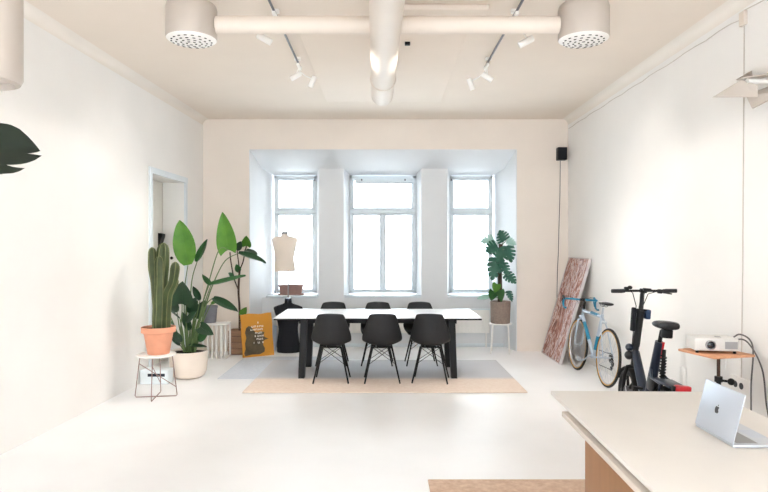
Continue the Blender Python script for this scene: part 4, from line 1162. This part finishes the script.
plant(mp_, [
 ([(500,262,YM),(497,258,YM-.08)], (492,281,YM-.18), 17, (-.3,-1,.1), 'monstera', 'leaf_blue', .1),
 ([(500,255,YM),(498,247,YM-.06)], (485,252,YM-.15), 18, (-.1,-1,.4), 'monstera', 'leaf_blue', .1),
 ([(501,246,YM),(504,241,YM-.05)], (499,230,YM-.12), 15, (0,-1,.2), 'monstera', 'leaf_blue', .1),
 ([(501,252,YM),(506,246,YM-.05)], (511,263,YM-.15), 17, (.3,-1,.2), 'monstera', 'leaf_blue', .1),
 ([(501,248,YM),(494,240,YM+.0)], (480,242,YM-.02), 13, (0,-1,.5), 'monstera', 'leaf_pale', .1),
 ([(500,275,YM),(506,274,YM-.08)], (516,284,YM-.15), 13, (.2,-1,.4), 'monstera', 'leaf_blue', .1),
 ([(500,258,YM),(503,251,YM-.1)], (496,264,YM-.25), 15, (.05,-1,.2), 'monstera', 'leaf_blue', .1),
 ([(500,285,YM),(497,284,YM-.08)], (494.5,293,YM-.14), 9, (-.1,-1,.2), 'heart', 'leaf', .1),
 ([(500,295,YM),(494,291,YM-.06)], (491,301,YM-.17), 10, (-.2,-1,.3), 'heart', 'leaf_mid', .1),
 ([(500,296,YM),(500,290,YM-.08)], (501,302,YM-.15), 9, (.1,-1,.3), 'heart', 'leaf_mid', .1),
 ([(501,295,YM),(508,291,YM-.03)], (512,302,YM-.12), 8, (.3,-1,.3), 'monstera', 'leaf_blue', .1),
 ([(500,298,YM),(490,296,YM-.0)], (477,299,YM-.05), 6, (0,-.8,.7), 'oval', 'leaf_pale', .1),
 ([(501,246,YM),(507,240,YM)], (516,245,YM), 10, (.1,-1,.4), 'monstera', 'leaf_pale', .1),
 ([(500,270,YM),(502,263,YM-.1)], (508,276,YM-.2), 12, (.2,-1,.2), 'monstera', 'leaf_blue', .1),
], rs=.006)

# ------------------------------------------------------------------ near plant on the left, one leaf reaching into the frame
np_ = thing('near_monstera', 'large dark split leaf of a near plant reaching in at the left edge', 'plant', (-1.75, 2.05, .001))
MB().lathe([(0,0),(.15,0),(.16,.01),(.19,.36),(.18,.37),(.165,.33),(0,.33)], n=32).build('pot', M['pot_white'], np_, local=True)
MB().lathe([(0,.325),(.166,.325),(.166,.34),(0,.345)], n=24).build('soil', M['soil'], np_, local=True)
MB().tube(curve([(0,0,.33),(.02,0,.9),(-.02,0,1.4),(0,0,1.75)]), [.03]*10 + [.02]*9, 9).build('trunk', M['bark'], np_, local=True)
Yn = 2.0
def lobe(pts):
    return [P(x, y, Yn + dy) for (x, y, dy) in pts]
mb = MB()
# ragged blade: one outline with two slits, domed slightly along the midrib
def blade(mb, outline, rib_y):
    """outline px list; filled by strips between upper and lower edge sampled on x"""
    up_, lo_ = outline
    def at(edge, x):
        for (xa, ya), (xb, yb) in zip(edge, edge[1:]):
            if xa <= x <= xb: return ya + (yb - ya) * (x - xa) / max(1e-6, xb - xa)
        return edge[-1][1]
    xa, xb = up_[0][0], min(up_[-1][0], lo_[-1][0]); n, m = 26, 6; bm = mb.bm; g = []
    for i in range(n + 1):
        f = i / n; x = xa + (xb - xa) * (1 - (1 - f) ** 1.6)
        a, b = at(up_, x), at(lo_, x); row = []
        for k in range(m + 1):
            y = a + (b - a) * k / m
            row.append(bm.verts.new(P(x, y, Yn - .0011 * abs(y - rib_y) - .0004 * (x + 95))))
        g.append(row)
    for i in range(n):
        for k in range(m): bm.faces.new((g[i][k], g[i][k+1], g[i+1][k+1], g[i+1][k]))
blade(mb, ([(-95,134),(-60,124),(-30,120.5),(0,123),(9,124),(19,128.5),(28,136.5),(34,143),(38.5,148.5),(40.3,151)], [(-95,160),(-40,157),(10,154.5),(27,153.6),(36,152.3),(40.3,151)]), 147)
blade(mb, ([(-95,160),(-40,157),(10,154.5),(27,153.6),(36,154.6),(41.6,155.6)], [(-95,166),(-40,166),(9,164.8),(18,164.5),(27,163),(35,160),(41.6,155.6)]), 147)
blade(mb, ([(-95,166),(-40,166),(8,164.9),(11,166.6),(18,167.6),(24.6,168.3)], [(-95,172),(-60,186),(-20,181),(0,174),(12,173.3),(19,171.3),(24.6,168.3)]), 147)
lf = mb.build('leaf', M['leaf_black'], np_, sharp=60, solid=.0016)
MB().tube(curve([P(-95,150,Yn), V((-1.66,2.03,1.95)), V((-1.74,2.05,1.72))]), .008, 7).build('leaf_stalk', M['stem_dark'], lf)
for (tx, ty, tz, w) in ((-2.2,2.1,2.05,.36),(-2.0,1.75,1.6,.34),(-2.05,2.45,1.9,.34)):
    l2 = leaf(MB(), V((-1.75,2.05,1.72)).lerp(V((tx,ty,tz)), .35), V((tx,ty,tz)), w, (0,-.2,1), 'monstera', .1, .1).build('leaf', M['leaf_black'], np_)
    MB().tube([V((-1.75,2.05,1.68)), V((-1.75,2.05,1.72)).lerp(V((tx,ty,tz)), .36)], .007, 7).build('leaf_stalk', M['stem_dark'], l2)
SP = 125
hd = lambda px, py, Y: P(px, py, Y)
spot('white spotlight on the left track nearest the duct branch, tilted down towards the right', -.895, 4.9, hd(264,38.5,4.9), (2.82, 5.4, 1.25), SP)
spot('white spotlight at the far end of the left track, lying almost level', -.895, 6.27, hd(296,76,6.30), (-2.85, 6.4, 2.3), SP*.15)
spot('white spotlight at the far end of the left track, tilted down towards the left', -.895, 6.37, hd(312.5,81.5,6.36), (-2.3, 7.2, .2), SP*.6, cone=85)
spot('white spotlight on the right track nearest the duct branch, tilted down towards the left', 1.08, 4.9, hd(526.5,41.5,4.9), (-2.86, 5.5, 1.25), SP)
spot('white spotlight at the far end of the right track, lying almost level', 1.08, 6.27, hd(487,77,6.30), (2.82, 6.4, 2.3), SP*.15)
spot('white spotlight at the far end of the right track, tilted down towards the right', 1.08, 6.37, hd(470.7,84,6.36), (2.2, 7.2, .2), SP*.6, cone=85)
# ------------------------------------------------------------------ daylight, camera
w = bpy.data.worlds.new('daylight'); scene.world = w; w.use_nodes = True
bg = w.node_tree.nodes['Background']; bg.inputs[0].default_value = (0.86, 0.93, 1.0, 1); bg.inputs[1].default_value = 9.0

cd = bpy.data.cameras.new('camera'); cd.sensor_width = 36; cd.lens = 36 * F / 768; cd.shift_y = 1 / 768
cd.clip_start = .05; cd.clip_end = 200
cam = bpy.data.objects.new('camera', cd); COL.objects.link(cam)
cam.location = (0, 0, EYE); cam.rotation_euler = (PI/2, 0, 0)
scene.camera = cam
vs = scene.view_settings
vs.view_transform = 'Standard'; vs.look = 'None'; vs.gamma = 1; vs.use_curve_mapping = False; vs.exposure = 0.48
scene.cycles.max_bounces = 10; scene.cycles.diffuse_bounces = 7; scene.cycles.transparent_max_bounces = 12
scene.cycles.sample_clamp_indirect = 8
scene.cycles.use_denoising = True
